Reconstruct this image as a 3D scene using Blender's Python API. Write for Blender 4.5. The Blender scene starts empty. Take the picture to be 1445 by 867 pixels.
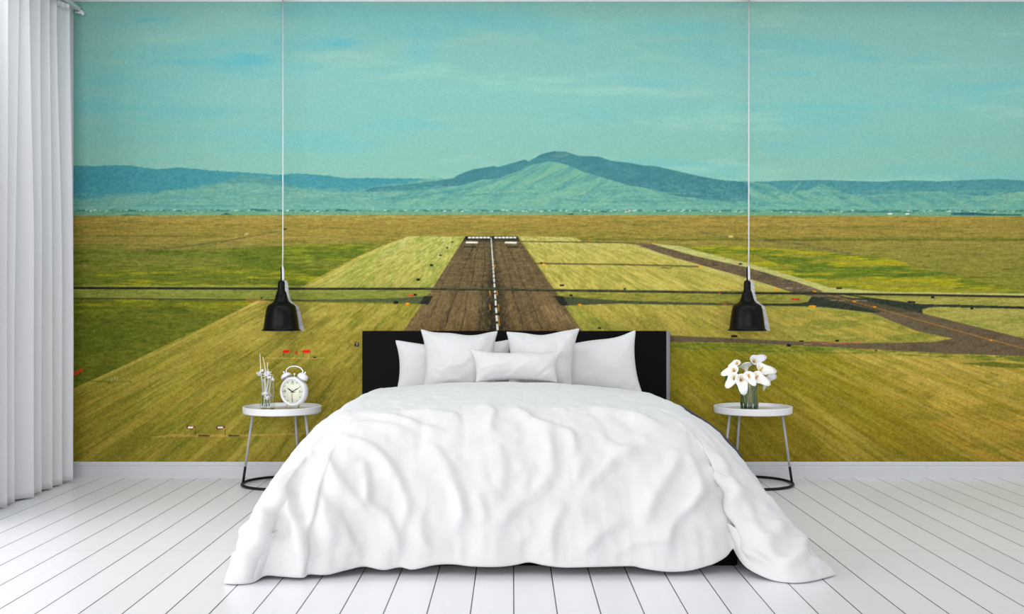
import bpy, bmesh, math, random
import numpy as np
from mathutils import Vector, Matrix, noise

# ------------------------------------------------------------------ frame
CAM_Y, CAM_Z, FPX = -6.25, 1.0025, 1500.0      # eye distance to back wall, eye height, focal length in px (1445 wide)
W, H = 1445, 867
PX = 1/240.0                                    # one photograph pixel on the back wall, in metres
def at(px, py, d):
    """point seen at pixel (px,py) at depth d from the camera"""
    return Vector(((px-722.5)*d/FPX, CAM_Y+d, CAM_Z-(py-433.5)*d/FPX))
scn = bpy.context.scene
COL = scn.collection
vs = scn.view_settings
scn.display_settings.display_device = 'sRGB'
vs.view_transform = 'Standard'; vs.look = 'None'; vs.exposure = 0.10; vs.gamma = 1.0
vs.use_curve_mapping = False

# ------------------------------------------------------------------ materials
def lin(c):
    c = np.asarray(c, float)/255.0
    return np.where(c <= .04045, c/12.92, ((c+.055)/1.055)**2.4)
def mat(name, rgb, rough=.5, metal=0, bump=0, bump_scale=200, vary=0, spec=.5, sheen=0, trans=0, ior=1.45, alpha=1, weave=False, sub=0):
    m = bpy.data.materials.new(name); m.use_nodes = True
    nt = m.node_tree; N = nt.nodes; L = nt.links
    b = N['Principled BSDF']
    l = lin(rgb)
    b.inputs['Base Color'].default_value = (*l, 1)
    b.inputs['Roughness'].default_value = rough
    b.inputs['Metallic'].default_value = metal
    b.inputs['Specular IOR Level'].default_value = spec
    b.inputs['IOR'].default_value = ior
    b.inputs['Transmission Weight'].default_value = trans
    b.inputs['Alpha'].default_value = alpha
    b.inputs['Sheen Weight'].default_value = sheen
    tc = N.new('ShaderNodeTexCoord')
    if vary:
        n = N.new('ShaderNodeTexNoise'); n.inputs['Scale'].default_value = 14; n.inputs['Detail'].default_value = 4
        L.new(tc.outputs['Object'], n.inputs['Vector'])
        mr = N.new('ShaderNodeMapRange'); mr.inputs['To Min'].default_value = 1-vary; mr.inputs['To Max'].default_value = 1+vary
        L.new(n.outputs['Fac'], mr.inputs['Value'])
        mx = N.new('ShaderNodeMix'); mx.data_type = 'RGBA'; mx.blend_type = 'MULTIPLY'; mx.inputs['Factor'].default_value = 1
        mx.inputs['A'].default_value = (*l, 1)
        L.new(mr.outputs['Result'], mx.inputs['B']); L.new(mx.outputs['Result'], b.inputs['Base Color'])
    if bump:
        if weave:
            n1 = N.new('ShaderNodeTexWave'); n1.bands_direction = 'X'; n1.inputs['Scale'].default_value = bump_scale
            n2 = N.new('ShaderNodeTexWave'); n2.bands_direction = 'Z'; n2.inputs['Scale'].default_value = bump_scale
            for n in (n1, n2):
                n.inputs['Distortion'].default_value = 1.5; n.inputs['Detail Scale'].default_value = 3
                L.new(tc.outputs['Object'], n.inputs['Vector'])
            ad = N.new('ShaderNodeMath'); ad.operation = 'ADD'
            L.new(n1.outputs['Fac'], ad.inputs[0]); L.new(n2.outputs['Fac'], ad.inputs[1]); hgt = ad.outputs[0]
        else:
            n = N.new('ShaderNodeTexNoise'); n.inputs['Scale'].default_value = bump_scale; n.inputs['Detail'].default_value = 3
            L.new(tc.outputs['Object'], n.inputs['Vector']); hgt = n.outputs['Fac']
        bp = N.new('ShaderNodeBump'); bp.inputs['Strength'].default_value = bump; bp.inputs['Distance'].default_value = .002
        L.new(hgt, bp.inputs['Height']); L.new(bp.outputs['Normal'], b.inputs['Normal'])
    return m

# ------------------------------------------------------------------ mesh helpers
def mesh_obj(name, bm, m, parent=None, smooth=True, loc=None):
    bm.normal_update()
    me = bpy.data.meshes.new(name); bm.to_mesh(me); bm.free()
    if smooth:
        me.shade_smooth()
    if m is not None:
        me.materials.append(m)
    o = bpy.data.objects.new(name, me); COL.objects.link(o)
    if parent is not None: o.parent = parent
    if loc is not None: o.location = loc
    return o
def tag(o, label=None, cat=None, group=None, kind=None):
    if label: o['label'] = label
    if cat: o['category'] = cat
    if group: o['group'] = group
    if kind: o['kind'] = kind
    return o
def thing(name, label, cat, loc=(0, 0, 0), rz=0, group=None):
    o = bpy.data.objects.new(name, None); COL.objects.link(o)
    o.empty_display_size = .05
    o.location = loc; o.rotation_euler = (0, 0, rz)
    return tag(o, label, cat, group)
def sharpen(o, ang=35):
    bm = bmesh.new(); bm.from_mesh(o.data)
    for e in bm.edges:
        e.smooth = not (len(e.link_faces) == 2 and e.calc_face_angle(0) > math.radians(ang))
    bm.to_mesh(o.data); bm.free()
    return o
def bx(bm, x0, x1, y0, y1, z0, z1, bev=0, seg=2):
    r = bmesh.ops.create_cube(bm, size=1)['verts']
    for v in r:
        v.co = Vector((x0+(v.co.x+.5)*(x1-x0), y0+(v.co.y+.5)*(y1-y0), z0+(v.co.z+.5)*(z1-z0)))
    if bev:
        es = list({e for v in r for e in v.link_edges})
        bmesh.ops.bevel(bm, geom=es, offset=bev, segments=seg, affect='EDGES', profile=.5)
def lathe(bm, prof, n=48, cx=0, cy=0, mtx=None):
    """revolve a (radius, z) profile round the z axis"""
    rings = []
    new = []
    for r, z in prof:
        if r < 1e-6:
            v = bm.verts.new((cx, cy, z)); new.append(v); rings.append([v])
        else:
            vv = [bm.verts.new((cx+r*math.cos(2*math.pi*k/n), cy+r*math.sin(2*math.pi*k/n), z)) for k in range(n)]
            new += vv; rings.append(vv)
    for a, b in zip(rings, rings[1:]):
        for k in range(n):
            k2 = (k+1) % n
            if len(a) == 1 and len(b) == 1: continue
            if len(a) == 1: bm.faces.new((a[0], b[k2], b[k]))
            elif len(b) == 1: bm.faces.new((a[k], a[k2], b[0]))
            else: bm.faces.new((a[k], a[k2], b[k2], b[k]))
    if mtx is not None:
        for v in new: v.co = mtx @ v.co
    return new
def tube(bm, pts, rad, n=10, closed=False, cap=True, mtx=None):
    """sweep a circle along points; rad a number or a list"""
    pts = [Vector(p) for p in pts]; m = len(pts)
    rr = [float(r) for r in rad] if isinstance(rad, (list, tuple)) else [rad]*m
    rings = []; new = []
    t0 = ((pts[1]-pts[0]) if not closed else (pts[1]-pts[-1])).normalized()
    up = Vector((0, 0, 1)) if abs(t0.z) < .9 else Vector((1, 0, 0))
    nrm = t0.cross(up).normalized()
    for i, p in enumerate(pts):
        if closed: t = pts[(i+1) % m]-pts[i-1]
        else: t = pts[min(i+1, m-1)]-pts[max(i-1, 0)]
        t.normalize()
        nrm = (nrm-t*nrm.dot(t)); nrm.normalize()
        b = t.cross(nrm)
        ring = [bm.verts.new(p+rr[i]*(math.cos(2*math.pi*k/n)*nrm+math.sin(2*math.pi*k/n)*b)) for k in range(n)]
        rings.append(ring); new += ring
    seq = list(zip(rings, rings[1:]))
    if closed: seq.append((rings[-1], rings[0]))
    for a, b in seq:
        for k in range(n):
            bm.faces.new((a[k], a[(k+1) % n], b[(k+1) % n], b[k]))
    if cap and not closed:
        bm.faces.new(rings[0][::-1]); bm.faces.new(rings[-1])
    if mtx is not None:
        for v in new: v.co = mtx @ v.co
    return new
def sph(bm, c, r, sc=(1, 1, 1), u=16, v=10, mtx=None):
    vv = bmesh.ops.create_uvsphere(bm, u_segments=u, v_segments=v, radius=r)['verts']
    for w in vv:
        w.co = Vector((w.co.x*sc[0], w.co.y*sc[1], w.co.z*sc[2]))+Vector(c)
        if mtx is not None: w.co = mtx @ w.co
    return vv
def grid_mesh(name, P, m, parent=None, close_u=False):
    """P: (rows, cols, 3) array -> one smooth quad mesh"""
    P = np.asarray(P, 'f'); r, c = P.shape[:2]
    me = bpy.data.meshes.new(name)
    idx = np.arange(r*c).reshape(r, c)
    if close_u: idx = np.concatenate([idx, idx[:, :1]], 1)
    q = np.stack([idx[:-1, :-1], idx[:-1, 1:], idx[1:, 1:], idx[1:, :-1]], -1).reshape(-1, 4)
    me.vertices.add(r*c); me.vertices.foreach_set('co', P.reshape(-1))
    me.loops.add(q.size); me.loops.foreach_set('vertex_index', q.reshape(-1).astype('i'))
    me.polygons.add(len(q)); me.polygons.foreach_set('loop_start', np.arange(0, q.size, 4, dtype='i'))
    me.polygons.foreach_set('loop_total', np.full(len(q), 4, 'i'))
    me.update(calc_edges=True); me.validate()
    me.shade_smooth()
    if m is not None: me.materials.append(m)
    o = bpy.data.objects.new(name, me); COL.objects.link(o)
    if parent is not None: o.parent = parent
    return o
def catmull(pts, n):
    """dense Catmull-Rom curve through pts -> (n, k) array, even in chord length"""
    P = np.asarray(pts, float)
    P = np.vstack([2*P[0]-P[1], P, 2*P[-1]-P[-2]])
    out = []
    for i in range(1, len(P)-2):
        t = np.linspace(0, 1, 24, endpoint=False)[:, None]
        a, b, c, d = P[i-1], P[i], P[i+1], P[i+2]
        out.append(.5*((2*b)+(-a+c)*t+(2*a-5*b+4*c-d)*t**2+(-a+3*b-3*c+d)*t**3))
    out.append(P[-2][None])
    Q = np.vstack(out)
    s = np.concatenate([[0], np.cumsum(np.linalg.norm(np.diff(Q, axis=0), axis=1))]); s /= s[-1]
    u = np.linspace(0, 1, n)
    return np.stack([np.interp(u, s, Q[:, k]) for k in range(Q.shape[1])], 1)
# ------------------------------------------------------------------ the printed mural (a flat picture of an airfield), painted by hand in numpy
# picture coordinates are the wall's own: one unit = PX metres, x to the right, y down from the ceiling line
MX0, MX1, MY0, MY1 = 104, 1660, 1, 652
mw, mh = MX1-MX0+1, MY1-MY0+1
XX, YY = np.meshgrid(np.arange(MX0, MX1+1, dtype='f'), np.arange(MY0, MY1+1, dtype='f'))
rng = np.random.default_rng(11)
def vnoise(x, y, seed):
    """bilinear value noise, 0..1"""
    r = np.random.default_rng(seed).random((257, 257)).astype('f')
    xi = np.floor(x).astype(int); yi = np.floor(y).astype(int)
    fx = x-xi; fy = y-yi
    fx = fx*fx*(3-2*fx); fy = fy*fy*(3-2*fy)
    xi %= 256; yi %= 256
    a = r[yi, xi]; b = r[yi, xi+1]; c = r[yi+1, xi]; d = r[yi+1, xi+1]
    return (a*(1-fx)+b*fx)*(1-fy)+(c*(1-fx)+d*fx)*fy
def fbm(x, y, seed, oct=4):
    s = 0; a = 1; t = 0
    for k in range(oct):
        s = s+a*vnoise(x*2**k, y*2**k, seed+k*7); t += a; a *= .55
    return s/t
def sstep(a, b, x):
    t = np.clip((x-a)/(b-a), 0, 1); return t*t*(3-2*t)
IMG = np.zeros((mh, mw, 3), 'f')
def blend(mask, col):
    global IMG
    col = np.asarray(col, 'f')
    IMG = IMG*(1-mask[..., None])+col*mask[..., None]
def pmask(poly, ss=2, feather=0):
    """anti-aliased coverage of a polygon"""
    P = np.asarray(poly, float)
    x0 = max(int(P[:, 0].min())-2-MX0, 0); x1 = min(int(P[:, 0].max())+3-MX0, mw)
    y0 = max(int(P[:, 1].min())-2-MY0, 0); y1 = min(int(P[:, 1].max())+3-MY0, mh)
    M = np.zeros((mh, mw), 'f')
    if x1 <= x0 or y1 <= y0: return M
    acc = 0
    for oy in range(ss):
        for ox in range(ss):
            X = XX[y0:y1, x0:x1]+(ox+.5)/ss-.5; Y = YY[y0:y1, x0:x1]+(oy+.5)/ss-.5
            ins = np.zeros(X.shape, bool)
            for (ax, ay), (bx_, by) in zip(P, np.roll(P, -1, 0)):
                if ay == by: continue
                c = ((ay > Y) != (by > Y)) & (X < (bx_-ax)*(Y-ay)/(by-ay)+ax)
                ins ^= c
            acc = acc+ins
    M[y0:y1, x0:x1] = acc/(ss*ss)
    return M
def fill(poly, col, a=1.0, tex=None):
    m = pmask(poly)*a
    blend(m, col if tex is None else tex)
    return m
def stroke(pts, w, col, a=1.0):
    """polyline of a given width (number or per-point list)"""
    ww = w if isinstance(w, (list, tuple)) else [w]*len(pts)
    P = np.asarray(pts, float)
    x0 = max(int(P[:, 0].min())-8-MX0, 0); x1 = min(int(P[:, 0].max())+9-MX0, mw)
    y0 = max(int(P[:, 1].min())-8-MY0, 0); y1 = min(int(P[:, 1].max())+9-MY0, mh)
    if x1 <= x0 or y1 <= y0: return
    X = XX[y0:y1, x0:x1]; Y = YY[y0:y1, x0:x1]
    M = np.zeros(X.shape, 'f')
    for k in range(len(P)-1):
        d = P[k+1]-P[k]; L2 = (d**2).sum()+1e-9
        t = np.clip(((X-P[k, 0])*d[0]+(Y-P[k, 1])*d[1])/L2, 0, 1)
        r = np.hypot(X-P[k, 0]-t*d[0], Y-P[k, 1]-t*d[1])
        hw = (ww[k]*(1-t)+ww[k+1]*t)/2
        M = np.maximum(M, np.clip(hw+.5-r, 0, 1)*np.minimum(1, 2*hw))
    M = (M*a)[..., None]
    IMG[y0:y1, x0:x1] = IMG[y0:y1, x0:x1]*(1-M)+np.asarray(col, 'f')*M
def interp_rows(tab):
    """colour by picture row"""
    ys = [t[0] for t in tab]
    return np.stack([np.interp(YY, ys, [t[1][k] for t in tab]) for k in range(3)], -1).astype('f')
def ridge(pts):
    p = sorted(pts); return np.interp(XX[0], [a for a, b in p], [b for a, b in p])[None, :]
n1 = fbm(XX/230, YY/34, 3, 5); n2 = fbm(XX/120+9, YY/16, 23, 5); n3 = fbm(XX/420+4, YY/70+2, 51, 4)
# --- sky
sky = interp_rows([(0, (138, 190, 180)), (60, (137, 190, 182)), (130, (134, 189, 182)), (200, (132, 185, 174)), (255, (133, 186, 169)), (300, (133, 186, 169))])
IMG[:] = sky
blend(sstep(.50, .72, n1)*.40, (108, 186, 190))
blend(sstep(.52, .74, n2)*sstep(.40, .60, n3)*.45, (160, 205, 186))
def puff(cx, cy, rx, ry, col, a, seed):
    n = fbm(XX/60+seed, YY/14+seed, 70+seed, 4)
    r = ((XX-cx)/rx)**2+((YY-cy)/ry)**2
    blend(np.exp(-r*1.6)*sstep(.2, .7, n)*a*.8, col)
for k, (cx, cy, rx, ry, c, a) in enumerate([
    (200, 30, 60, 12, (78, 176, 190), .75), (300, 80, 90, 26, (86, 180, 192), .75), (360, 85, 60, 14, (80, 178, 192), .6), (480, 62, 45, 9, (78, 178, 200), .75),
    (390, 62, 60, 10, (84, 180, 196), .5), (160, 150, 130, 50, (98, 186, 186), .6), (310, 160, 100, 10, (86, 180, 188), .7), (440, 98, 70, 18, (160, 206, 190), .75),
    (540, 95, 60, 20, (158, 206, 188), .6), (230, 60, 130, 14, (150, 204, 184), .6), (150, 90, 80, 12, (150, 202, 180), .5), (590, 70, 40, 40, (112, 190, 198), .6),
    (690, 30, 60, 16, (96, 184, 198), .5), (800, 40, 160, 16, (140, 200, 196), .6), (960, 40, 110, 16, (104, 188, 196), .5), (1260, 84, 90, 7, (100, 186, 194), .75),
    (1340, 95, 110, 6, (150, 204, 190), .7), (1120, 105, 50, 6, (104, 188, 194), .55), (1400, 120, 110, 9, (100, 188, 194), .65), (1150, 150, 110, 8, (102, 188, 190), .55),
    (1300, 140, 160, 24, (110, 192, 192), .5), (1300, 30, 160, 20, (142, 202, 194), .5), (700, 130, 190, 20, (136, 200, 188), .45), (900, 110, 130, 14, (138, 200, 192), .45),
    (1380, 10, 110, 14, (112, 190, 196), .5), (880, 160, 140, 20, (112, 190, 188), .45), (130, 12, 60, 14, (148, 206, 184), .6)]):
    puff(cx, cy, rx, ry, c, a, k)
# --- far hills
far = [(100, 233.5), (133, 234.4), (166, 233.3), (182, 233.7), (206, 237.3), (224, 238.8), (255, 236.6), (277, 238.8), (310, 241.5), (344, 243.5), (388, 246.6), (400, 246.5),
       (418, 244.8), (444, 246.5), (466, 248.7), (489, 252), (522, 251), (544, 252), (588, 252), (613, 253.6), (700, 256)]
main = [(560, 262), (613, 253.6), (635, 252), (648, 246.5), (668, 239), (681, 237), (697, 234.4), (703, 236), (720, 231), (740, 225.4), (746, 228), (762, 218.7), (772, 215.5), (782, 213.7),
        (797, 214), (817, 220), (844, 221), (862, 227), (889, 230), (907, 233.6), (924, 234.4), (949, 240), (974, 246), (999, 251), (1024, 255), (1054, 256.6), (1085, 256), (1110, 255), (1159, 254),
        (1200, 255.5), (1241, 256.5), (1274, 254.6), (1323, 256), (1378, 253.8), (1408, 252.7), (1445, 255), (1520, 259), (1700, 262)]
hn = fbm(XX/26, YY/8, 91, 4); hf = fbm(XX/5, YY/4, 93, 3)
jag = (fbm(XX/4, YY*0, 97, 2)-.5)*1.6
blend(np.clip(YY-(ridge(far)+jag)+.5, 0, 1)*(XX < 700), (69, 145, 152))
blend(np.clip((YY-255)/30, 0, 1)*(YY > ridge(far))*(XX < 640)*.35*hn, (88, 158, 156))
lowl = [(100, 281), (150, 277), (200, 273), (225, 271.5), (260, 267), (290, 262), (318, 255), (332, 250.5), (350, 249), (380, 252), (400, 257), (430, 266), (470, 270), (511, 269), (560, 262), (613, 254), (700, 250)]
blend(np.clip((YY-ridge(lowl))/5+.4+(hn-.5)*2.2+(hf-.5)*.8, 0, 1)*(XX < 700), (108, 164, 150))
fill([(318, 256), (332, 250), (350, 248.5), (380, 252), (402, 258), (420, 264), (380, 262), (350, 257), (330, 260)], (78, 142, 142), .7)
blend(np.clip(YY-(ridge(main)+jag*.7)+.5, 0, 1)*(XX > 560), (108, 168, 150))
forest = [(560, 262), (640, 252)]+[p for p in main if 640 < p[0] <= 1060]+[(1060, 284), (1020, 284), (986, 281), (949, 276), (924, 268), (900, 264), (884, 261), (854, 252), (824, 243), (800, 233),
          (785, 229), (775, 228), (760, 231), (746, 234), (736, 240), (722, 245), (704, 252), (680, 254), (650, 262), (600, 268), (540, 271), (511, 270), (530, 264)]
m = pmask(forest)
m2 = np.clip(m*1.25-(hf*.55+hn*.35)*.55+.1, 0, 1)*m
blend(m2, (66, 128, 134))
blend(pmask([(774, 219), (790, 215), (806, 218), (796, 222), (782, 222)])*.5, (122, 150, 140))
# relief on the lit slopes: ridgelines run down to the left on the near flank, to the right on the far one
slope = np.clip((YY-ridge(main))/10, 0, 1)*(YY < 292)*(XX > 540)
relL = fbm((XX+1.7*YY)/11+30, (YY-.5*XX)/34+60, 801, 4); relR = fbm((XX-2.1*YY)/14+90, (YY+.4*XX)/30+60, 811, 4)
rel = np.where(XX < 840, relL, np.where(XX > 900, relR, relL*(900-XX)/60+relR*(XX-840)/60))
blend(slope*(1-m2*.7)*sstep(.52, .68, rel)*.55, (82, 144, 144)); blend(slope*(1-m2*.8)*sstep(.48, .34, rel)*.45, (130, 178, 148))
blend(m2*sstep(.5, .68, fbm(XX/16, YY/6, 821, 4))*.4, (54, 116, 126)); blend(m2*sstep(.52, .7, fbm(XX/9+5, YY/5, 831, 4))*.35, (84, 146, 146))
lowm = (XX < 640)*np.clip((YY-ridge(lowl))/6, 0, 1)*(YY < 294)
blend(lowm*sstep(.5, .68, fbm(XX/44, YY/5, 841, 4))*.5, (84, 148, 148)); blend(lowm*sstep(.52, .7, fbm(XX/30+8, YY/4, 851, 4))*.4, (124, 174, 150))
blend((XX < 640)*(YY > ridge(far))*(YY < ridge(lowl)-1)*sstep(.45, .7, fbm(XX/26, YY/12, 861, 4))*.3, (60, 134, 150))
# lit slope gullies of the main hill
for x0, y0, x1, y1, w in [(772, 232, 712, 262, 2.2), (796, 238, 735, 266, 2), (752, 232, 705, 255, 3), (820, 246, 790, 262, 3), (815, 254, 772, 273, 2.6), (772, 272, 800, 264, 2), (850, 258, 818, 279, 2.6), (846, 262, 826, 272, 2),
                          (870, 268, 858, 281, 2), (896, 270, 912, 284, 1.6), (720, 268, 690, 280, 2), (910, 262, 960, 282, 4), (868, 283, 985, 283, 2.6), (780, 280, 850, 284, 1.8), (700, 272, 640, 276, 2), (680, 262, 600, 276, 2),
                          (640, 268, 560, 282, 2.4), (590, 272, 520, 284, 2), (1000, 262, 1050, 282, 6), (940, 258, 990, 274, 5)]:
    xm, ym = (x0+x1)/2, (y0+y1)/2+1.5
    stroke([(x0, y0), (xm, ym), (x1, y1)], [w*.4, w*1.6, w*.4], (80, 142, 142), .55)
for x0, y0, x1, y1, w in [(780, 236, 745, 262, 5), (800, 246, 765, 266, 4), (845, 262, 812, 278, 4), (882, 270, 868, 283, 4), (740, 250, 705, 262, 4)]:
    stroke([(x0, y0), ((x0+x1)/2, (y0+y1)/2), (x1, y1)], [w*.3, w, w*.3], (132, 176, 142), .5)
# right range: dark tops and pale folds
rt = [(1060, 257), (1085, 256), (1110, 255), (1159, 254), (1200, 255.5), (1241, 256.5), (1274, 254.6), (1323, 256), (1378, 253.8), (1408, 252.7), (1445, 255), (1700, 262), (1700, 282), (1500, 277),
      (1445, 270), (1410, 276), (1370, 276), (1330, 270), (1290, 272), (1240, 278), (1205, 277), (1180, 268), (1160, 260), (1140, 268), (1110, 274), (1090, 262)]
m = pmask(rt); blend((XX > 1050)*(YY > 258)*(YY < 292)*sstep(.5, .68, relR)*.45, (88, 150, 148)); blend(np.clip(m*1.3-hn*.45-.1*hf, 0, 1)*m, (76, 142, 146))
for x0, y0, x1, y1, w, c in [(1050, 258, 1098, 280, 9, (74, 140, 144)), (1120, 262, 1085, 284, 3, (84, 146, 144)), (1150, 258, 1190, 282, 4, (84, 146, 144)), (1200, 270, 1250, 288, 7, (86, 150, 150)), (1330, 276, 1420, 268, 3, (84, 148, 148)),
                             (1290, 284, 1380, 276, 4, (88, 152, 150)), (1200, 280, 1330, 270, 2, (132, 180, 158)), (1240, 274, 1310, 282, 2.4, (126, 176, 156)), (1130, 258, 1112, 276, 4, (126, 176, 154)), (1150, 264, 1135, 280, 3, (120, 170, 150)),
                             (1420, 270, 1370, 288, 3, (124, 174, 152)), (1340, 290, 1430, 280, 3, (92, 156, 150)), (1060, 284, 1140, 290, 3, (90, 154, 148))]:
    stroke([(x0, y0), ((x0+x1)/2, (y0+y1)/2-1), (x1, y1)], [w*.4, w, w*.4], c, .55)
blend(sstep(.5, .75, fbm(XX/34, YY/3.4, 111, 4))*(YY > 262)*(YY < 297)*(YY > ridge(main)+8)*.5, (92, 152, 148))
blend(sstep(.5, .75, fbm(XX/40+7, YY/3, 131, 4))*(YY > 268)*(YY < 297)*.45, (132, 180, 154))
fill([(178, 291), (200, 288.5), (260, 289), (330, 290), (345, 292.5), (260, 293.5)], (84, 148, 146), .65)
blend(sstep(283, 296, YY)*(YY < 305)*.35, (120, 176, 158))
# --- the plain with the distant town
plain = np.interp(XX[0], [100, 400, 700, 1000, 1445, 1700], [304.5, 303.5, 303, 304, 305.5, 306])[None]
blend(sstep(296.5, 299, YY)*(YY < 340), (106, 160, 128))
tn = fbm(XX/7, YY/1.2, 141, 3)
band = np.exp(-((YY-297.3)/1.5)**2)
blend(band*sstep(.42, .62, tn)*.85, (44, 106, 104))
r2 = np.random.default_rng(5)
for k in range(150):
    x = r2.uniform(118, 1600)
    if 440 < x < 500 and r2.random() < .6: continue
    y = 297.4+r2.normal(0, .7)+(1.2 if x > 1000 else 0); s = r2.uniform(.8, 1.7)
    stroke([(x, y), (x+r2.uniform(.4, 3.2), y)], s, (208+r2.uniform(-30, 40), 226, 208), r2.uniform(.5, 1))
stroke([(173, 304), (200, 304.6)], 2, (56, 98, 76)); stroke([(313, 303.5), (326, 303.5)], 2.2, (50, 104, 90)); stroke([(318, 302), (322, 302)], 2, (44, 96, 90))
fill([(800, 304), (802, 301.8), (808, 301.5), (811, 304)], (42, 90, 80)); stroke([(825, 303.6), (829, 303.6)], 1.4, (56, 106, 84)); stroke([(848, 298.6), (856, 299)], 2, (50, 104, 100))
stroke([(1343, 302), (1372, 302), (1400, 303.4), (1440, 303.6)], [3.4, 4.4, 2.2, 2.2], (40, 98, 104)); stroke([(476, 296.5), (490, 297)], 2.4, (46, 100, 104)); stroke([(355, 296), (376, 297)], 2.2, (48, 104, 104))
stroke([(1100, 297), (1160, 299)], 2, (54, 114, 116), .8); stroke([(1190, 299), (1290, 300)], 1.6, (54, 114, 116), .8); stroke([(1253, 302), (1258, 302)], 1.8, (246, 248, 240)); stroke([(1278, 302), (1282, 302)], 1.5, (240, 246, 238))
# --- grassland
gL = interp_rows([(300, (150, 146, 78)), (306, (156, 142, 70)), (313, (158, 136, 60)), (322, (146, 130, 54)), (335, (148, 132, 56)), (350, (134, 128, 56)), (358, (112, 120, 40)), (372, (122, 124, 44)), (390, (112, 120, 34)), (405, (110, 116, 34)), (660, (120, 122, 36))])
gR = interp_rows([(300, (156, 146, 78)), (306, (160, 138, 64)), (318, (152, 132, 58)), (332, (148, 132, 56)), (338, (126, 122, 44)), (342, (144, 132, 58)), (356, (140, 134, 56)), (380, (132, 128, 50)), (405, (140, 136, 48)), (425, (150, 148, 66)), (660, (140, 130, 44))])
wR = sstep(520, 900, XX)[..., None]
g = gL*(1-wR)+gR*wR
blend(np.clip(YY-plain+.5, 0, 1), g)
gm = (YY > plain)
st1 = fbm(XX/46, YY/2.2, 151, 4); st2 = fbm(XX/15, YY/2.0, 161, 3); fine = rng.normal(0, 1, (mh, mw)).astype('f')
blend(gm*sstep(.5, .72, st1)*.45*(YY < 410), (108, 112, 36))
blend(gm*sstep(.52, .75, fbm(XX/70+3, YY/2.6, 171, 4))*.4*(YY < 345), (172, 146, 72))
for y, x0, x1, a in [(333.5, 104, 330, .5), (346, 104, 180, .4), (338.6, 820, 1160, .5), (339, 1080, 1660, .65), (320.5, 960, 1445, .15)]:
    stroke([(x0, y), ((x0+x1)/2, y-.3), (x1, y+.8)], 1.8, (82, 92, 30), a)
blend(pmask([(104, 356.5), (200, 357), (330, 355), (420, 352), (520, 340), (560, 342), (500, 366), (434, 404), (104, 404)])*.25, (96, 112, 28))
# left: dark green meadow with yellow weed
dg = pmask([(104, 356), (300, 352), (460, 345), (530, 345), (500, 366), (432, 404), (104, 404)])
blend(dg*sstep(.42, .62, fbm(XX/60, YY/7, 181, 4)+.16*sstep(220, 420, XX)-.05)*.8, (88, 106, 22))
blend(dg*sstep(.5, .68, fbm(XX/40+5, YY/4, 191, 4))*sstep(372, 388, YY)*.85, (152, 150, 26))
blend(dg*sstep(.45, .6, fbm(XX/30+15, YY/3.4, 201, 4))*sstep(460, 490, XX+YY*.2)*.6, (150, 156, 36))
blend(pmask([(104, 358), (104, 384), (300, 380), (310, 360)])*sstep(.45, .65, fbm(XX/18, YY/2.4, 205, 4))*.5, (140, 130, 62))
# hedgerows
stroke([(186, 355), (197, 355)], 1.6, (96, 90, 44), .7)
for k in range(130):
    t = k/130; x = 198+(400-198)*t; y = 355-30*t+3*math.sin(t*3)
    stroke([(x, y), (x+2, y-.4)], 2.2*(1-.4*t), (104+r2.uniform(-26, 20), 98+r2.uniform(-20, 14), 52), .5)
stroke([(346, 331), (350, 330)], 2.2, (206, 190, 130), .8); stroke([(400, 323), (405, 323)], 2.2, (86, 80, 44), .8)
for k in range(90):
    t = k/90; x = 985+(1200-985)*t; y = 327+30*t+2*math.sin(t*7)
    stroke([(x, y), (x+2, y+.3)], 2+1.2*t, (118+r2.uniform(-30, 14), 110+r2.uniform(-24, 10), 60), .5)
stroke([(1029, 334), (1033, 334)], 3, (214, 196, 116), .9)
# right: yellow blossom meadow
ym = pmask([(960, 350), (1010, 346), (1080, 350), (1180, 358), (1260, 366), (1310, 382), (1360, 394), (1420, 406), (1445, 415), (1250, 413), (1160, 408), (1110, 392), (1050, 374)])
blend(ym*.5, (146, 146, 34))
blend(ym*sstep(.4, .6, fbm(XX/50+2, YY/4, 211, 4))*.9, (166, 160, 26))
blend(ym*sstep(.52, .66, fbm(XX/60+12, YY/4.4, 221, 4))*.8, (88, 112, 28))
gm2 = pmask([(1060, 358), (1150, 366), (1180, 372), (1100, 374)])+pmask([(1170, 386), (1250, 385), (1330, 384), (1350, 388), (1270, 392), (1190, 391)])
blend(np.clip(gm2, 0, 1)*sstep(.3, .55, st1)*.8, (84, 108, 26))
blend(pmask([(1300, 388), (1445, 388), (1660, 390), (1660, 414), (1445, 414), (1380, 404)])*sstep(.4, .7, st1)*.6, (112, 118, 30))
# --- mown fields; streaks run along the rays from the runway's vanishing point
VX, VY = 690.0, 275.0
dy = np.maximum(YY-VY, 4)
ga = (XX-VX)/dy; gb = 900/dy
def mow(seed, fa, fb, oct=4): return fbm(ga*fa+50, gb*fb+20, seed, oct)
s1 = mow(231, 9, .9); s2 = mow(241, 26, 1.6); s3 = mow(251, 60, 5, 3)
# upper left field
uf = pmask([(576, 333.5), (656, 334), (611, 407), (430, 407), (502, 365), (540, 347), (560, 340)])
c = interp_rows([(330, (190, 188, 106)), (350, (184, 180, 96)), (380, (178, 172, 84)), (410, (168, 164, 76))])
blend(uf, c); blend(uf*sstep(.45, .62, s1)*.55, (140, 150, 56)); blend(uf*sstep(.52, .66, s2)*.55, (128, 144, 48)); blend(uf*sstep(.5, .7, s3)*.3, (206, 200, 124))
stroke([(434, 405), (502, 366), (556, 342)], [9, 5, 2.5], (196, 178, 84), .55)
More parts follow.
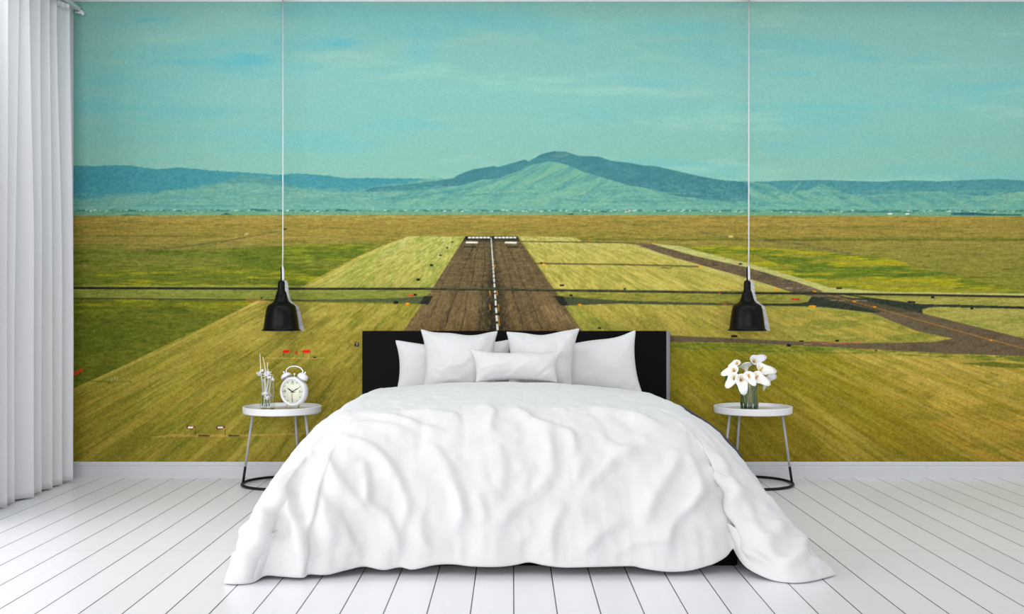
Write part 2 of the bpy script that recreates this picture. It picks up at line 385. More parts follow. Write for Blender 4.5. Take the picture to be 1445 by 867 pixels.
# strip between the two cross roads
blend(pmask([(104, 408), (612, 408), (604, 421), (400, 424), (104, 421)]), interp_rows([(405, (142, 146, 66)), (424, (128, 136, 52))]))
blend(pmask([(104, 408), (612, 408), (604, 421), (400, 424), (104, 421)])*sstep(.5, .7, st2)*.5, (104, 118, 36))
# lower left: dark green meadow and the big mown field
blend(pmask([(104, 422), (370, 424), (366, 426), (104, 550)]), (98, 106, 24))
lg = pmask([(104, 422), (370, 424), (366, 426), (104, 550)])
blend(lg*sstep(.45, .65, fbm(XX/50, YY/8, 261, 4))*.7, (112, 114, 26)); blend(lg*sstep(.45, .62, fbm(XX/60+4, YY/5, 271, 4))*sstep(450, 425, YY)*.9, (148, 146, 26)); blend(lg*sstep(.5, .7, st2)*.4, (74, 86, 14))
stroke([(133, 442), (146, 442)], 2.4, (134, 140, 56), .6)
lf = pmask([(366, 424), (440, 427), (592, 430), (568, 470), (470, 660), (104, 660), (104, 550)])
c = interp_rows([(424, (178, 168, 76)), (470, (170, 156, 64)), (530, (158, 144, 50)), (590, (147, 132, 40)), (660, (140, 124, 36))])
blend(lf, c)
blend(lf*sstep(.44, .62, s1)*.5, (124, 124, 34)); blend(lf*sstep(.52, .66, s2)*.5, (108, 114, 26)); blend(lf*sstep(.54, .7, mow(281, 17, 1.2))*.55, (176, 158, 66)); blend(lf*sstep(.5, .7, s3)*.3, (176, 160, 72))
blend(lf*sstep(.5, .68, fbm(XX/60, YY/24, 291, 4))*.35, (140, 124, 38))
stroke([(106, 549), (240, 489), (366, 426)], [3, 3, 2], (188, 170, 76), .7); stroke([(340, 438), (368, 424), (376, 424)], [2, 5, 2], (206, 182, 92), .7)
stroke([(106, 537), (150, 539), (185, 539)], 1.6, (70, 88, 26), .5)
# right of the runway
c = interp_rows([(332, (198, 192, 112)), (345, (192, 182, 98)), (375, (188, 176, 82)), (412, (196, 180, 84)), (435, (186, 168, 74)), (486, (172, 154, 62))])
rf1 = pmask([(732, 333.5), (812, 335), (822, 341.5), (880, 343.5), (942, 361), (990, 375), (1056, 393), (1112, 411), (782, 409)])
blend(rf1, c); blend(rf1*sstep(.44, .62, s1)*.5, (146, 148, 56)); blend(rf1*sstep(.52, .68, s2)*.5, (150, 144, 54)); blend(rf1*sstep(.5, .68, s3)*.4, (204, 194, 112))
fill([(880, 344), (900, 346), (1000, 374), (1110, 410), (1060, 404), (960, 372)], (196, 186, 104), .6)
rf2 = pmask([(784, 411), (1140, 413), (1130, 431), (875, 427), (794, 420)])
blend(rf2, (150, 146, 58)); blend(rf2*sstep(.48, .7, st2)*.6, (118, 124, 42))
rf3 = pmask([(800, 430), (880, 429), (1076, 432), (1140, 434), (1208, 440), (1250, 452), (1292, 467), (1344, 478), (1300, 482), (1124, 481), (1000, 475), (940, 473), (821, 470)])
blend(rf3, c); blend(rf3*sstep(.44, .62, mow(301, 12, 1.6))*.55, (146, 142, 50)); blend(rf3*sstep(.5, .66, s2)*.5, (196, 178, 88))
blend(rf3*sstep(.45, .62, fbm(XX/40, YY/6, 311, 4))*sstep(1060, 1180, XX)*.7, (124, 132, 44)); blend(rf3*sstep(.5, .66, s3)*.35, (122, 124, 46))
# right meadow beyond the taxiway and its pale verge
ve = [(919, 343.5), (960, 347.5), (983, 354), (1056, 372), (1130, 393), (1170, 406), (1250, 412.5), (1660, 417)]
blend(pmask(ve+[(1660, 420), (1250, 417), (1166, 413), (1130, 400), (1056, 378), (983, 362), (919, 345.5)]), (186, 184, 108))
rg = pmask([(1219, 420), (1445, 422), (1660, 424), (1660, 500), (1445, 478), (1300, 443), (1301, 437), (1330, 433), (1260, 427)])
blend(rg, (166, 160, 76)); blend(rg*sstep(.44, .62, fbm(XX/40, YY/4, 321, 4))*.6, (132, 136, 52)); blend(rg*sstep(.5, .68, s3)*.35, (190, 172, 88))
# lower right field
lr = pmask([(900, 481), (1040, 484), (1152, 489), (1236, 493.5), (1334, 499), (1445, 503), (1660, 514), (1660, 660), (900, 660)])
cl = interp_rows([(480, (142, 140, 36)), (510, (146, 138, 28)), (560, (148, 132, 26)), (620, (140, 122, 24)), (660, (134, 116, 24))])
cr = interp_rows([(480, (190, 170, 76)), (520, (194, 166, 74)), (560, (188, 158, 62)), (620, (174, 142, 50)), (660, (166, 134, 46))])
w = sstep(-.1, .5, (XX-1195-(YY-500)*1.15)/160+ (s1-.5)*1.2+.3)[..., None]
blend(lr, cl*(1-w)+cr*w)
blend(lr*sstep(.48, .64, s1)*.4, (126, 122, 24)); blend(lr*sstep(.5, .66, s2)*.5, (158, 146, 54)); blend(lr*sstep(.54, .7, s3)*.3, (108, 102, 18))
blend(lr*sstep(.55, .7, mow(331, 14, 1.1))*.5*sstep(1000, 1200, XX), (188, 164, 78))
blend(lr*sstep(.52, .66, fbm(XX/50, YY/14, 341, 4))*.4*sstep(1150, 1300, XX), (118, 116, 26))
blend(pmask([(940, 483), (1130, 488), (1240, 494), (1445, 504), (1660, 516), (1660, 524), (1445, 511), (1240, 500), (1050, 497), (940, 492)])*sstep(.3, .6, st2)*.8, (98, 118, 36))
fill([(1352, 513), (1400, 511), (1445, 514), (1445, 520), (1400, 518)], (92, 102, 26), .8)
stroke([(1125, 545), (1250, 596), (1400, 660)], 2.4, (176, 164, 70), .35); stroke([(1180, 520), (1330, 585), (1445, 640)], 3, (190, 166, 80), .35)
# --- runway
mid = pmask([(592, 430), (800, 430), (940, 481), (940, 660), (440, 660), (568, 470)])
blend(mid, interp_rows([(424, (170, 166, 74)), (480, (158, 152, 60)), (660, (126, 120, 34))])); blend(mid*sstep(.44, .62, s1)*.5, (118, 124, 34))
rw = pmask([(657, 334.7), (730, 334.7), (780, 406), (821, 468), (934, 660), (472, 660), (570, 467), (611, 406)])
c = interp_rows([(333, (98, 84, 56)), (350, (106, 91, 60)), (400, (110, 93, 60)), (430, (126, 104, 68)), (470, (122, 101, 62)), (530, (118, 98, 60))])
blend(rw, c)
ra = (XX-(693+(YY-336)*.069))/(37+(YY-336)*.66)
rs = fbm(ra*14+40, gb*.5+3, 351, 4); rs2 = fbm(ra*40+10, gb*1.4, 361, 3)
blend(rw*sstep(.5, .68, rs)*.35, (74, 62, 40)); blend(rw*sstep(.5, .7, rs2)*.3, (136, 114, 74)); blend(rw*sstep(.54, .7, fbm(ra*70, gb*6, 371, 2))*.25, (70, 60, 40))
blend(rw*np.exp(-((ra+.04)/.16)**2)*sstep(340, 440, YY)*.85*sstep(.2, .5, fbm(XX/3, YY/4, 381, 3)), (34, 32, 24))
blend(rw*np.exp(-((ra-.0)/.10)**2)*.45, (44, 40, 28))
for k in (-.62, -.42, -.2, .3, .52):
    pts = [(693+(y-336)*.069+k*(37+(y-336)*.66)+1.2*math.sin(y*.11+k*9), y) for y in range(345, 650, 6)]
    stroke(pts, 1.3, (48, 42, 28), .55)
fill([(655, 337), (732, 337), (734, 341), (653, 341)], (44, 40, 28), .75)
fill([(657, 333.6), (730, 333.6), (732, 337.6), (655, 337.6)], (30, 30, 22))
for k in range(6):
    stroke([(661.5+k*5.3, 335.4), (664+k*5.3, 335.6)], 2.2, (236, 238, 222)); stroke([(698.5+k*5.3, 335.4), (701+k*5.3, 335.6)], 2.2, (236, 238, 222))
stroke([(658.5, 342.2), (673, 342.4)], 2.6, (238, 236, 220)); stroke([(713.5, 342.4), (728, 342.8)], 2.6, (238, 236, 220))
stroke([(655, 348.8), (671, 349)], 2, (34, 30, 22), .8); stroke([(716.5, 348.8), (731, 349.2)], 2, (34, 30, 22), .8)
def cx(y): return 693+(y-336)*.0705
stroke([(693, 336), (cx(364), 364)], [1.4, 1.8], (214, 214, 198))
y = 365.5
while y < 640:
    L = (y-330)*.052; stroke([(cx(y), y), (cx(y+L), y+L)], 1.6+(y-365)*.014, (240, 240, 228)); y += L*2.0
for x, y, L in [(696.5, 366.5, 1.5), (697.5, 374, 3.5), (691, 411, 5.5), (701, 411, 5.5), (691, 430, 7), (703, 430, 8), (703.3, 446, 13)]:
    stroke([(x, y), (x+.4+L*.06, y+L)], 1.3, (206, 140, 34))
for k in range(22):
    x = r2.uniform(763, 790); y = r2.uniform(428, 440); L = r2.uniform(8, 26)
    stroke([(x, y), (x+L*.25+r2.normal(0, 1), y+L*.5), (x+L*.62+r2.normal(0, 1.5), y+L)], .8, (168, 140, 94), .6)
# --- taxiways and cross roads
asph = (60, 70, 46)
fill([(440, 423.4), (560, 421), (599, 418.4), (604, 429.6), (592, 429), (540, 426.6), (440, 425.6)], (80, 88, 52))
fill([(599, 418), (611, 418), (604.5, 430), (591.5, 429)], (38, 42, 30))
fill([(793, 418.5), (875, 424.5), (1023, 428), (1130, 430), (1130, 432.4), (929, 430), (875, 428.6), (800, 431.4)], (72, 80, 50))
fill([(782, 418), (794, 418), (802, 431.4), (791, 431.4)], (38, 42, 30))
stroke([(735, 341), (800, 341.6), (893, 343)], 1.6, (84, 78, 40), .9); stroke([(755, 372), (880, 373.6), (986, 376.4)], 2.2, (92, 82, 46), .9); stroke([(932, 378), (948, 378.4)], 1.3, (80, 80, 40), .8)
tx = (104, 90, 66)
brown = [[(891, 343), (918, 344), (983, 362), (1056, 378), (1130, 400), (1166, 413), (1219, 424), (1303, 443), (1445, 478), (1660, 532), (1660, 560), (1445, 503), (1334, 499), (1236, 493.5), (1152, 489), (1040, 484),
          (900, 482), (900, 472), (947, 474), (1040, 478), (1124, 482), (1208, 484.4), (1264, 484), (1320, 482.6), (1344, 478), (1292, 467), (1230, 441.7), (1146, 419), (1109, 410), (1056, 393), (988, 374), (942, 361)]]
tm = pmask(brown[0])
blend(tm, tx); blend(tm*sstep(.5, .7, fbm(XX/12, YY/3, 391, 3))*.4, (76, 66, 46)); blend(tm*sstep(.55, .72, fbm(XX/30, YY/4+5, 401, 3))*.35, (114, 96, 70))
fill([(1109, 411), (1175, 414), (1219, 421), (1301, 432), (1345, 434), (1445, 436.4), (1660, 441), (1660, 437.5), (1445, 432.8), (1345, 430), (1301, 429.6), (1219, 419), (1166, 412)], (44, 52, 36))
junc = [(1145, 419), (1219, 421), (1301, 430), (1340, 431.5), (1312, 434), (1301, 437), (1302, 443.5), (1292, 441), (1250, 440), (1230, 441.7), (1208, 439), (1166, 434), (1120, 432), (1076, 431.5), (1076, 428.5), (1125, 428.5), (1140, 426)]
jm = pmask(junc); strip = pmask([(1180, 419.5), (1219, 424), (1303, 443), (1320, 448), (1270, 450), (1240, 440), (1200, 430), (1160, 421)])
blend(jm*(1-.75*strip), (46, 54, 40)); blend(strip*jm*.5, (72, 66, 48))
stroke([(1148, 411), (1202, 425), (1236, 434.6), (1320, 458.5), (1399, 480), (1445, 492), (1660, 548)], [.9, 1, 1, 1.2, 1.4, 1.5, 2], (176, 124, 44), .8)
for x, y in [(1205, 425.4), (1149, 411), (1234, 433), (1398, 480)]:
    stroke([(x-1.5, y), (x+1.5, y+.5)], 1.8, (240, 150, 30))
for x0, y in [(1110, 406.4), (1124, 406.6), (1140, 406.6), (1150, 407), (1172, 424), (1184, 424.4), (1205, 424.2), (1215, 424.4)]:
    stroke([(x0, y), (x0+8, y+.1)], .9, (196, 180, 150), .7)
# cross road with its pale verge
rd = [(104, 406.8), (400, 407.8), (600, 407.8), (700, 408.8), (800, 410), (920, 411.6), (1040, 413.8), (1160, 414.6), (1300, 416.5), (1445, 419), (1660, 422)]
stroke([(x, y-3.2) for x, y in rd[:2]]+[(440, 404)], 1.6, (170, 172, 92), .6)
stroke([(x, y-2.4) for x, y in rd[7:]], 2.4, (190, 186, 112), .8)
stroke(rd, 3.2, (44, 46, 32)); stroke([(x, y-1) for x, y in rd[2:7]], 1.6, (84, 88, 58), .8); stroke(rd[:3], 1.6, (26, 26, 18), .8)
stroke([(104, 421), (350, 423.4), (400, 424), (444, 424.6)], 2.2, (70, 72, 40), .95); stroke([(104, 419.6), (300, 421)], 1, (160, 162, 84), .5)
stroke([(348, 424), (372, 424)], 2.4, (176, 116, 60), .8)
# --- lights, signs and small markers
K = (22, 22, 20)
for x, y, s in [(638.5, 341.6, 1.6), (631, 350, 1.8), (621.5, 360.4, 2.2), (609, 374.6, 2.8), (590, 394.8, 3.4), (558.8, 427, 4), (764, 371, 1.6), (881.6, 408, 2.2), (806, 417, 2.6), (586, 416.2, 2.6), (1316, 420, 3), (1371, 435.6, 2.6), (1236, 495, 2), (369, 421, 2), (402, 324, 2)]:
    stroke([(x-s*.35, y), (x+s*.35, y)], s, K)
for x, y, L, s in [(793, 402.8, 4, 2.4), (846, 463, 3, 2.2), (1036, 474.6, 6, 3.2), (1113, 487.6, 3, 3.6), (1044.6, 372.6, 3, 2), (1184, 407, 6, 2.2), (1286, 426.4, 9, 2.4), (1131, 481.5, 4, 2), (1181, 481, 3, 2.6), (820, 495.6, 2, 2)]:
    stroke([(x-L/2, y), (x+L/2, y+.2)], s, K)
for x, y, s, c in [(767, 373.6, 2.2, (244, 168, 20)), (988, 376.2, 2.6, (240, 160, 24)), (1096, 408.6, 2.8, (240, 150, 20)), (1146, 432.8, 3.4, (240, 160, 10)), (575, 429, 3, (248, 150, 10)), (818, 430.4, 2.6, (236, 160, 30)), (831, 339, 2, (210, 110, 40)), (1015, 414.6, 1.8, (200, 90, 60))]:
    stroke([(x-s*.5, y), (x+s*.5, y)], s, c)
stroke([(577, 416.8), (582.5, 416.8)], 2.4, (214, 60, 40)); stroke([(1118, 422.4), (1127, 422.6)], 2.6, (200, 52, 44)); stroke([(1142, 432.6), (1150, 432.8)], 2.6, (236, 160, 20))
for k in range(26):
    x = r2.uniform(1132, 1212); stroke([(x, 486-.03*(x-1132)+r2.normal(0, .6)), (x+r2.uniform(3, 9), 485.4-.03*(x-1132)+r2.normal(0, .6))], 1, (206+r2.uniform(-40, 20), 110+r2.uniform(-40, 50), 70), .7)
for k in range(14):
    x = r2.uniform(1010, 1040); stroke([(x, 428+r2.normal(0, .6)), (x+4, 429.4)], 1.2, (150+r2.uniform(-40, 20), 84+r2.uniform(-20, 30), 40), .7)
# red approach lights, distance sign 7, direction boxes on posts, wind sock
for x, y, L, s in [(404, 496.3, 6, 4), (418.6, 497.6, 1.6, 2.6), (432.6, 496.2, 7, 4.2)]:
    stroke([(x-L/2, y), (x+L/2, y)], s, (250, 12, 22))
for x, y0, y1 in [(400, 498, 504), (408.6, 498, 506), (418.6, 499, 505), (438, 498, 504), (428, 499, 503)]:
    stroke([(x, y0), (x, y1)], .8, (70, 84, 34), .8)
stroke([(376, 505.6), (440, 506), (458, 505.4)], 1.6, (196, 170, 92), .8); stroke([(443, 504.6), (446, 504.6)], 1.6, K)
fill([(500.4, 483.6), (506.6, 483.6), (506.6, 489), (500.4, 489)], (12, 12, 12)); stroke([(502.2, 484.8), (504.8, 484.8), (503.4, 487.8)], .9, (244, 244, 240))
stroke([(215, 617.5), (245, 614.6), (340, 615), (440, 612)], [1, 4, 3.4, 1.4], (190, 160, 78), .75)
for x in (269, 311):
    stroke([(x-8, 603), (x-2, 603)], 1, (180, 150, 60), .7)
    stroke([(x-3.4, 603.4), (x+4.4, 603.8)], 5, (92, 44, 18)); stroke([(x-2.4, 603.4), (x+2.6, 603.6)], 2.8, (250, 246, 226)); stroke([(x+5, 605.2), (x+5.6, 606)], 2, (220, 160, 40))
    stroke([(x+7, 606), (x+7, 614)], 1.2, (84, 74, 30)); stroke([(x-7, 606), (x-7, 613)], .9, (120, 106, 46), .7); stroke([(x+12, 615), (x+26, 615.2)], 2, (54, 40, 22))
stroke([(104, 528), (108, 526.6), (116, 522)], [4, 4.4, 3.2], (222, 66, 26)); 
for x, y in [(158, 534), (162, 531), (166, 533)]:
    stroke([(x, y+5), (x, y)], 1, (196, 196, 160), .7)
# offset cutout ghost of each hanging lamp, painted into the print as pale slivers
for x0 in (397.0, 1054.4):
    fill([(x0+2, 396), (x0+7.7, 396), (x0+9.6, 401), (x0+10.6, 413), (x0+13, 423), (x0+19, 429.5), (x0+24, 432.4), (x0+26.6, 440), (x0+31, 461), (x0+32.5, 467), (x0-10, 467), (x0-4, 410)], (196, 197, 201))
# blades and stubble: short horizontal strokes far off, strokes along the mowing rows close by
row_g = np.clip(uf+rf1, 0, 1)
far_g = (YY > plain)*(1-sstep(405, 440, YY))
IMG += ((1-row_g)*far_g*((fbm(XX/11, YY/1.15, 901, 3)-.5)*46+(fbm(XX/3.2, YY/1.1, 911, 2)-.5)*26))[..., None]*np.array([1, .95, .45], 'f')
near_g = sstep(400, 440, YY)*np.clip(lf+lr+mid+rf3, 0, 1)
IMG += (row_g*((mow(923, 46, 3, 3)-.5)*60))[..., None]*np.array([1, .96, .6], 'f')
IMG += (near_g*((mow(921, 110, 9, 3)-.5)*34+(mow(925, 44, 3.2, 3)-.5)*26+(fbm(XX/2.6+7, YY/1.8, 931, 2)-.5)*30)+(lg+rg+rf2)*(fbm(XX/6+7, YY/1.6, 935, 3)-.5)*44)[..., None]*np.array([1, .96, .5], 'f')
hill_g = (YY > ridge(far)-2)*(YY <= plain)
IMG += (hill_g*(fbm(XX/3.5, YY/2, 941, 3)-.5)*26)[..., None]
# fine paper grain
gr = rng.normal(0, 1, (mh, mw)).astype('f'); gr2 = fbm(XX/2.3, YY/2.3, 411, 2)-.5
amp = np.where(YY < 262, 5.0, 8.0)
IMG += (gr*amp*.55)[..., None]+(gr2*np.where(YY < 300, 10, 22))[..., None]
IMG = np.clip(IMG, 3, 250)
MURAL_IMG = IMG
def build_mural(parent_mat):
    X = (XX-722.5)*PX; Z = CAM_Z-(YY-433.5)*PX
    P = np.stack([X, np.full_like(X, -.003), Z], -1)[::-1]
    o = grid_mesh('mural', P, parent_mat)
    me = o.data
    a = me.color_attributes.new('print', 'FLOAT_COLOR', 'POINT')
    L = np.ones((mh, mw, 4), 'f'); L[..., :3] = lin(IMG[::-1])*.87
    a.data.foreach_set('color', L.reshape(-1))
    return o
# ------------------------------------------------------------------ room shell
XL, XR, YF, ZC = -2.60, 3.85, -8.6, CAM_Z+432.2*PX
m_wall = mat('white_plaster', (222, 223, 226), rough=.8, bump=.05, bump_scale=300)
m_ceil = mat('ceiling_paint', (225, 226, 228), rough=.9)
m_trim = mat('trim_paint', (194, 195, 199), rough=.45)
# floor: painted boards running towards the back wall, thin dark gaps, one row of butt joints
mf = bpy.data.materials.new('painted_boards'); mf.use_nodes = True
nt = mf.node_tree; N = nt.nodes; L = nt.links; b = N['Principled BSDF']
b.inputs['Roughness'].default_value = .30; b.inputs['Specular IOR Level'].default_value = .45
tc = N.new('ShaderNodeTexCoord'); sp = N.new('ShaderNodeSeparateXYZ'); L.new(tc.outputs['Object'], sp.inputs[0])
def mth(op, a, bb=None, clamp=False):
    n = N.new('ShaderNodeMath'); n.operation = op; n.use_clamp = clamp
    for k, v in enumerate((a, bb)):
        if v is None: continue
        if isinstance(v, (int, float)): n.inputs[k].default_value = v
        else: L.new(v, n.inputs[k])
    return n.outputs[0]
BW = .1421
u = mth('DIVIDE', mth('SUBTRACT', sp.outputs['X'], .006), BW)
fr = mth('FRACT', mth('ADD', u, 100.5))
dist = mth('MULTIPLY', mth('ABSOLUTE', mth('SUBTRACT', fr, .5)), BW)          # metres to the nearest gap
gap = mth('LESS_THAN', dist, .0021)
jn = mth('MULTIPLY', mth('LESS_THAN', mth('ABSOLUTE', mth('ADD', sp.outputs['Y'], 1.872)), .0035), .16)
dark = mth('MAXIMUM', gap, jn)
wn = N.new('ShaderNodeTexWhiteNoise'); wn.noise_dimensions = '1D'; L.new(mth('FLOOR', mth('ADD', u, 100)), wn.inputs['W'])
no = N.new('ShaderNodeTexNoise'); no.inputs['Scale'].default_value = 3; no.inputs['Detail'].default_value = 5
mp = N.new('ShaderNodeMapping'); mp.inputs['Scale'].default_value = (12, .8, 1); L.new(tc.outputs['Object'], mp.inputs[0]); L.new(mp.outputs[0], no.inputs['Vector'])
val = mth('ADD', mth('MULTIPLY', wn.outputs['Value'], .03), mth('MULTIPLY', no.outputs['Fac'], .03))
mixv = N.new('ShaderNodeMix'); mixv.data_type = 'RGBA'
mixv.inputs['A'].default_value = (*lin((231, 231, 236)), 1); mixv.inputs['B'].default_value = (*lin((214, 215, 220)), 1); L.new(mth('MULTIPLY', val, 12, True), mixv.inputs['Factor'])
mixd = N.new('ShaderNodeMix'); mixd.data_type = 'RGBA'; L.new(mixv.outputs['Result'], mixd.inputs['A']); mixd.inputs['B'].default_value = (*lin((58, 58, 62)), 1)
L.new(dark, mixd.inputs['Factor']); L.new(mixd.outputs['Result'], b.inputs['Base Color'])
L.new(mth('ADD', .26, mth('MULTIPLY', no.outputs['Fac'], .12)), b.inputs['Roughness'])
bp = N.new('ShaderNodeBump'); bp.inputs['Strength'].default_value = .4; bp.inputs['Distance'].default_value = .003
L.new(mth('SUBTRACT', 1.0, mth('MULTIPLY', gap, 1.0)), bp.inputs['Height']); L.new(bp.outputs['Normal'], b.inputs['Normal'])
def struct(name, bm, m):
    return tag(mesh_obj(name, bm, m, smooth=False), kind='structure')
bm = bmesh.new(); bx(bm, XL-.15, XR+.15, YF, .15, -.12, 0); struct('floor', bm, mf)
bm = bmesh.new(); bx(bm, XL-.15, XR+.15, 0, .15, 0, ZC+.1); struct('wall_back', bm, m_wall)
bm = bmesh.new(); bx(bm, XR, XR+.15, -1.5, 0, 0, ZC); struct('wall_right', bm, m_wall)
bm = bmesh.new(); bx(bm, XL-.15, XR+.15, -1.2, 0, ZC, ZC+.12); struct('ceiling', bm, m_ceil)
# left wall with a tall window opening nearer the camera
WY0, WY1, WZ0, WZ1 = -5.6, -1.45, .12, 2.55
bm = bmesh.new()
bx(bm, XL-.15, XL, WY1, 0, 0, ZC); bx(bm, XL-.15, XL, YF, WY0, 0, ZC)
bx(bm, XL-.15, XL, WY0, WY1, 0, WZ0); bx(bm, XL-.15, XL, WY0, WY1, WZ1, ZC)
struct('wall_left', bm, m_wall)
bm = bmesh.new()
for y in (WY0, WY0+(WY1-WY0)/3, WY0+(WY1-WY0)*2/3, WY1):
    bx(bm, XL-.12, XL-.05, y-.03, y+.03, WZ0, WZ1, .004)
for z in (WZ0, WZ1):
    bx(bm, XL-.12, XL-.05, WY0, WY1, z-.03, z+.03, .004)
struct('window_1', bm, m_trim)
# baseboard with a stepped top
def skirting(name, path_fn, length):
    prof = [(0, 0), (.016, 0), (.016, .066), (.013, .070), (.013, .073), (.0155, .076), (.0155, .0925), (.012, .0985), (0, .0985)]
    bm = bmesh.new(); ra = []
    for t in (0, length):
        ra.append([bm.verts.new(path_fn(t, d, z)) for d, z in prof])
    for k in range(len(prof)-1):
        bm.faces.new((ra[0][k], ra[1][k], ra[1][k+1], ra[0][k+1]))
    bm.faces.new(ra[0]); bm.faces.new(ra[1][::-1])
    bmesh.ops.recalc_face_normals(bm, faces=bm.faces[:])
    return struct(name, bm, m_trim)
BBY = -.004
skirting('baseboard_back', lambda t, d, z: (XL+t, BBY-d, z*.94/.985), XR-XL)
skirting('baseboard_left', lambda t, d, z: (XL+d, YF+t, z*.94/.985), -YF-.02)
skirting('baseboard_right', lambda t, d, z: (XR-d, -1.5+t, z*.94/.985), 1.48)
# ceiling cove line above the mural
bm = bmesh.new(); bx(bm, XL, XR, -.012, 0, ZC-.006, ZC); struct('trim_1', bm, m_wall)

# mural
mm = bpy.data.materials.new('printed_wallpaper'); mm.use_nodes = True
nt = mm.node_tree; N = nt.nodes; L = nt.links; b = N['Principled BSDF']
b.inputs['Roughness'].default_value = .75; b.inputs['Specular IOR Level'].default_value = .15
at_n = N.new('ShaderNodeAttribute'); at_n.attribute_name = 'print'
tcn = N.new('ShaderNodeTexCoord'); gn = N.new('ShaderNodeTexNoise'); gn.inputs['Scale'].default_value = 420; gn.inputs['Detail'].default_value = 2
L.new(tcn.outputs['Object'], gn.inputs['Vector'])
mr = N.new('ShaderNodeMapRange'); mr.inputs['To Min'].default_value = .97; mr.inputs['To Max'].default_value = 1.03; L.new(gn.outputs['Fac'], mr.inputs['Value'])
mx = N.new('ShaderNodeMix'); mx.data_type = 'RGBA'; mx.blend_type = 'MULTIPLY'; mx.inputs['Factor'].default_value = 1
L.new(at_n.outputs['Color'], mx.inputs['A']); L.new(mr.outputs['Result'], mx.inputs['B']); L.new(mx.outputs['Result'], b.inputs['Base Color'])
mural = build_mural(mm)
tag(mural, 'wall-wide printed mural of an airfield runway, green fields and a distant blue mountain', 'wall mural')
# ------------------------------------------------------------------ stuffed cushion form: an inextensible sheet blown up against its mirror image
def cushion_form(w, h, nx, ny, seed, steps=170, press=9.0, iters=10):
    P = np.zeros((ny+1, nx+1, 3))
    gx, gz = np.meshgrid(np.linspace(-w/2, w/2, nx+1), np.linspace(-h/2, h/2, ny+1))
    P[..., 0] = gx; P[..., 2] = gz
    P[..., 1] = -.01-.03*fbm(gx*14+30+seed, gz*14+30, 600+seed, 3)
    P[0, :, 1] = P[-1, :, 1] = 0; P[:, 0, 1] = P[:, -1, 1] = 0
    lx, lz = w/nx, h/ny; ld = math.hypot(lx, lz)
    Vv = np.zeros_like(P); dt = .02
    def fix(a, b, rest, k, onlylong=False):
        d = b-a; L = np.linalg.norm(d, axis=-1, keepdims=True)+1e-9
        c = (L-rest)/L*.5*k*d
        if onlylong: c = np.where(L > rest, c, c*.25)
        a += c; b -= c
    for st in range(steps):
        du = np.gradient(P, axis=1); dv = np.gradient(P, axis=0)
        n = np.cross(dv, du); n /= np.linalg.norm(n, axis=2)[..., None]+1e-9
        if n[..., 1].mean() > 0: n = -n
        Vv = Vv*.94+n*press*dt
        Q = P+Vv*dt
        for it in range(iters):
            for o in (0, 1):
                m = (nx+1-o)//2*2
                fix(Q[:, o:o+m:2], Q[:, o+1:o+m:2], lx, 1)
                m = (ny+1-o)//2*2
                fix(Q[o:o+m:2], Q[o+1:o+m:2], lz, 1)
                m = (nx+1-o)//2*2
                fix(Q[:-1, o:o+m:2], Q[1:, o+1:o+m:2], ld, .5); fix(Q[1:, o:o+m:2], Q[:-1, o+1:o+m:2], ld, .5)
            Q[0, :, 1] = Q[-1, :, 1] = 0; Q[:, 0, 1] = Q[:, -1, 1] = 0
            Q[..., 1] = np.minimum(Q[..., 1], 0)
        Vv = (Q-P)/dt; P = Q
    return P
CUSHIONS = {'square_soft': cushion_form(.5, .5, 36, 36, 1), 'square_firm': cushion_form(.5, .5, 36, 36, 5, press=11), 'wide_soft': cushion_form(.68, .46, 44, 30, 8),
            'wide_firm': cushion_form(.68, .46, 44, 30, 13), 'lumbar': cushion_form(.52, .32, 40, 26, 21)}
# ------------------------------------------------------------------ bed
m_black = mat('black_lacquer', (9, 9, 10), rough=.5, spec=.06)
m_dark = mat('charcoal_outline', (62, 62, 66), rough=.7)
m_grey = mat('grey_edge', (112, 113, 118), rough=.5)
m_linen = mat('white_linen', (213, 213, 214), rough=.85, spec=.2, sheen=.15, bump=.05, bump_scale=260, weave=True)
m_pillow = mat('white_cotton', (205, 205, 207), rough=.85, spec=.2, sheen=.15, bump=.05, bump_scale=300, weave=True)
m_matt = mat('mattress_ticking', (236, 236, 238), rough=.9)
bed = thing('bed', 'double bed with a low black headboard and base, standing centred against the mural', 'bed', (0, -1.1, 0))
def bed_part(name, fn, m, sharp=True):
    bm = bmesh.new(); fn(bm)
    for v in bm.verts: v.co.y += 1.1
    o = mesh_obj(name, bm, m, bed)
    if sharp: sharpen(o, 40)
    return o
HZ = CAM_Z-(467.6-433.5)*6.14/FPX
hx0 = (511-722.5)*6.14/FPX; hx1 = (940.3-722.5)*6.14/FPX; hx2 = (945.6-722.5)*6.14/FPX
bed_part('headboard', lambda bm: bx(bm, hx0, hx1, -.11, -.03, .02, HZ, .004), m_black)
tag(bed_part('headboard_edge', lambda bm: bx(bm, hx1, hx2, -.11, -.03, .02, HZ, .003), m_grey), 'grey end strip on the right of the headboard')
bed_part('bed_base', lambda bm: bx(bm, -.84, .872, -2.14, -.11, 0.0, .24, .008), m_black)
bed_part('mattress', lambda bm: bx(bm, -.79, .79, -2.08, -.115, .24, .475, .07, 5), m_matt)

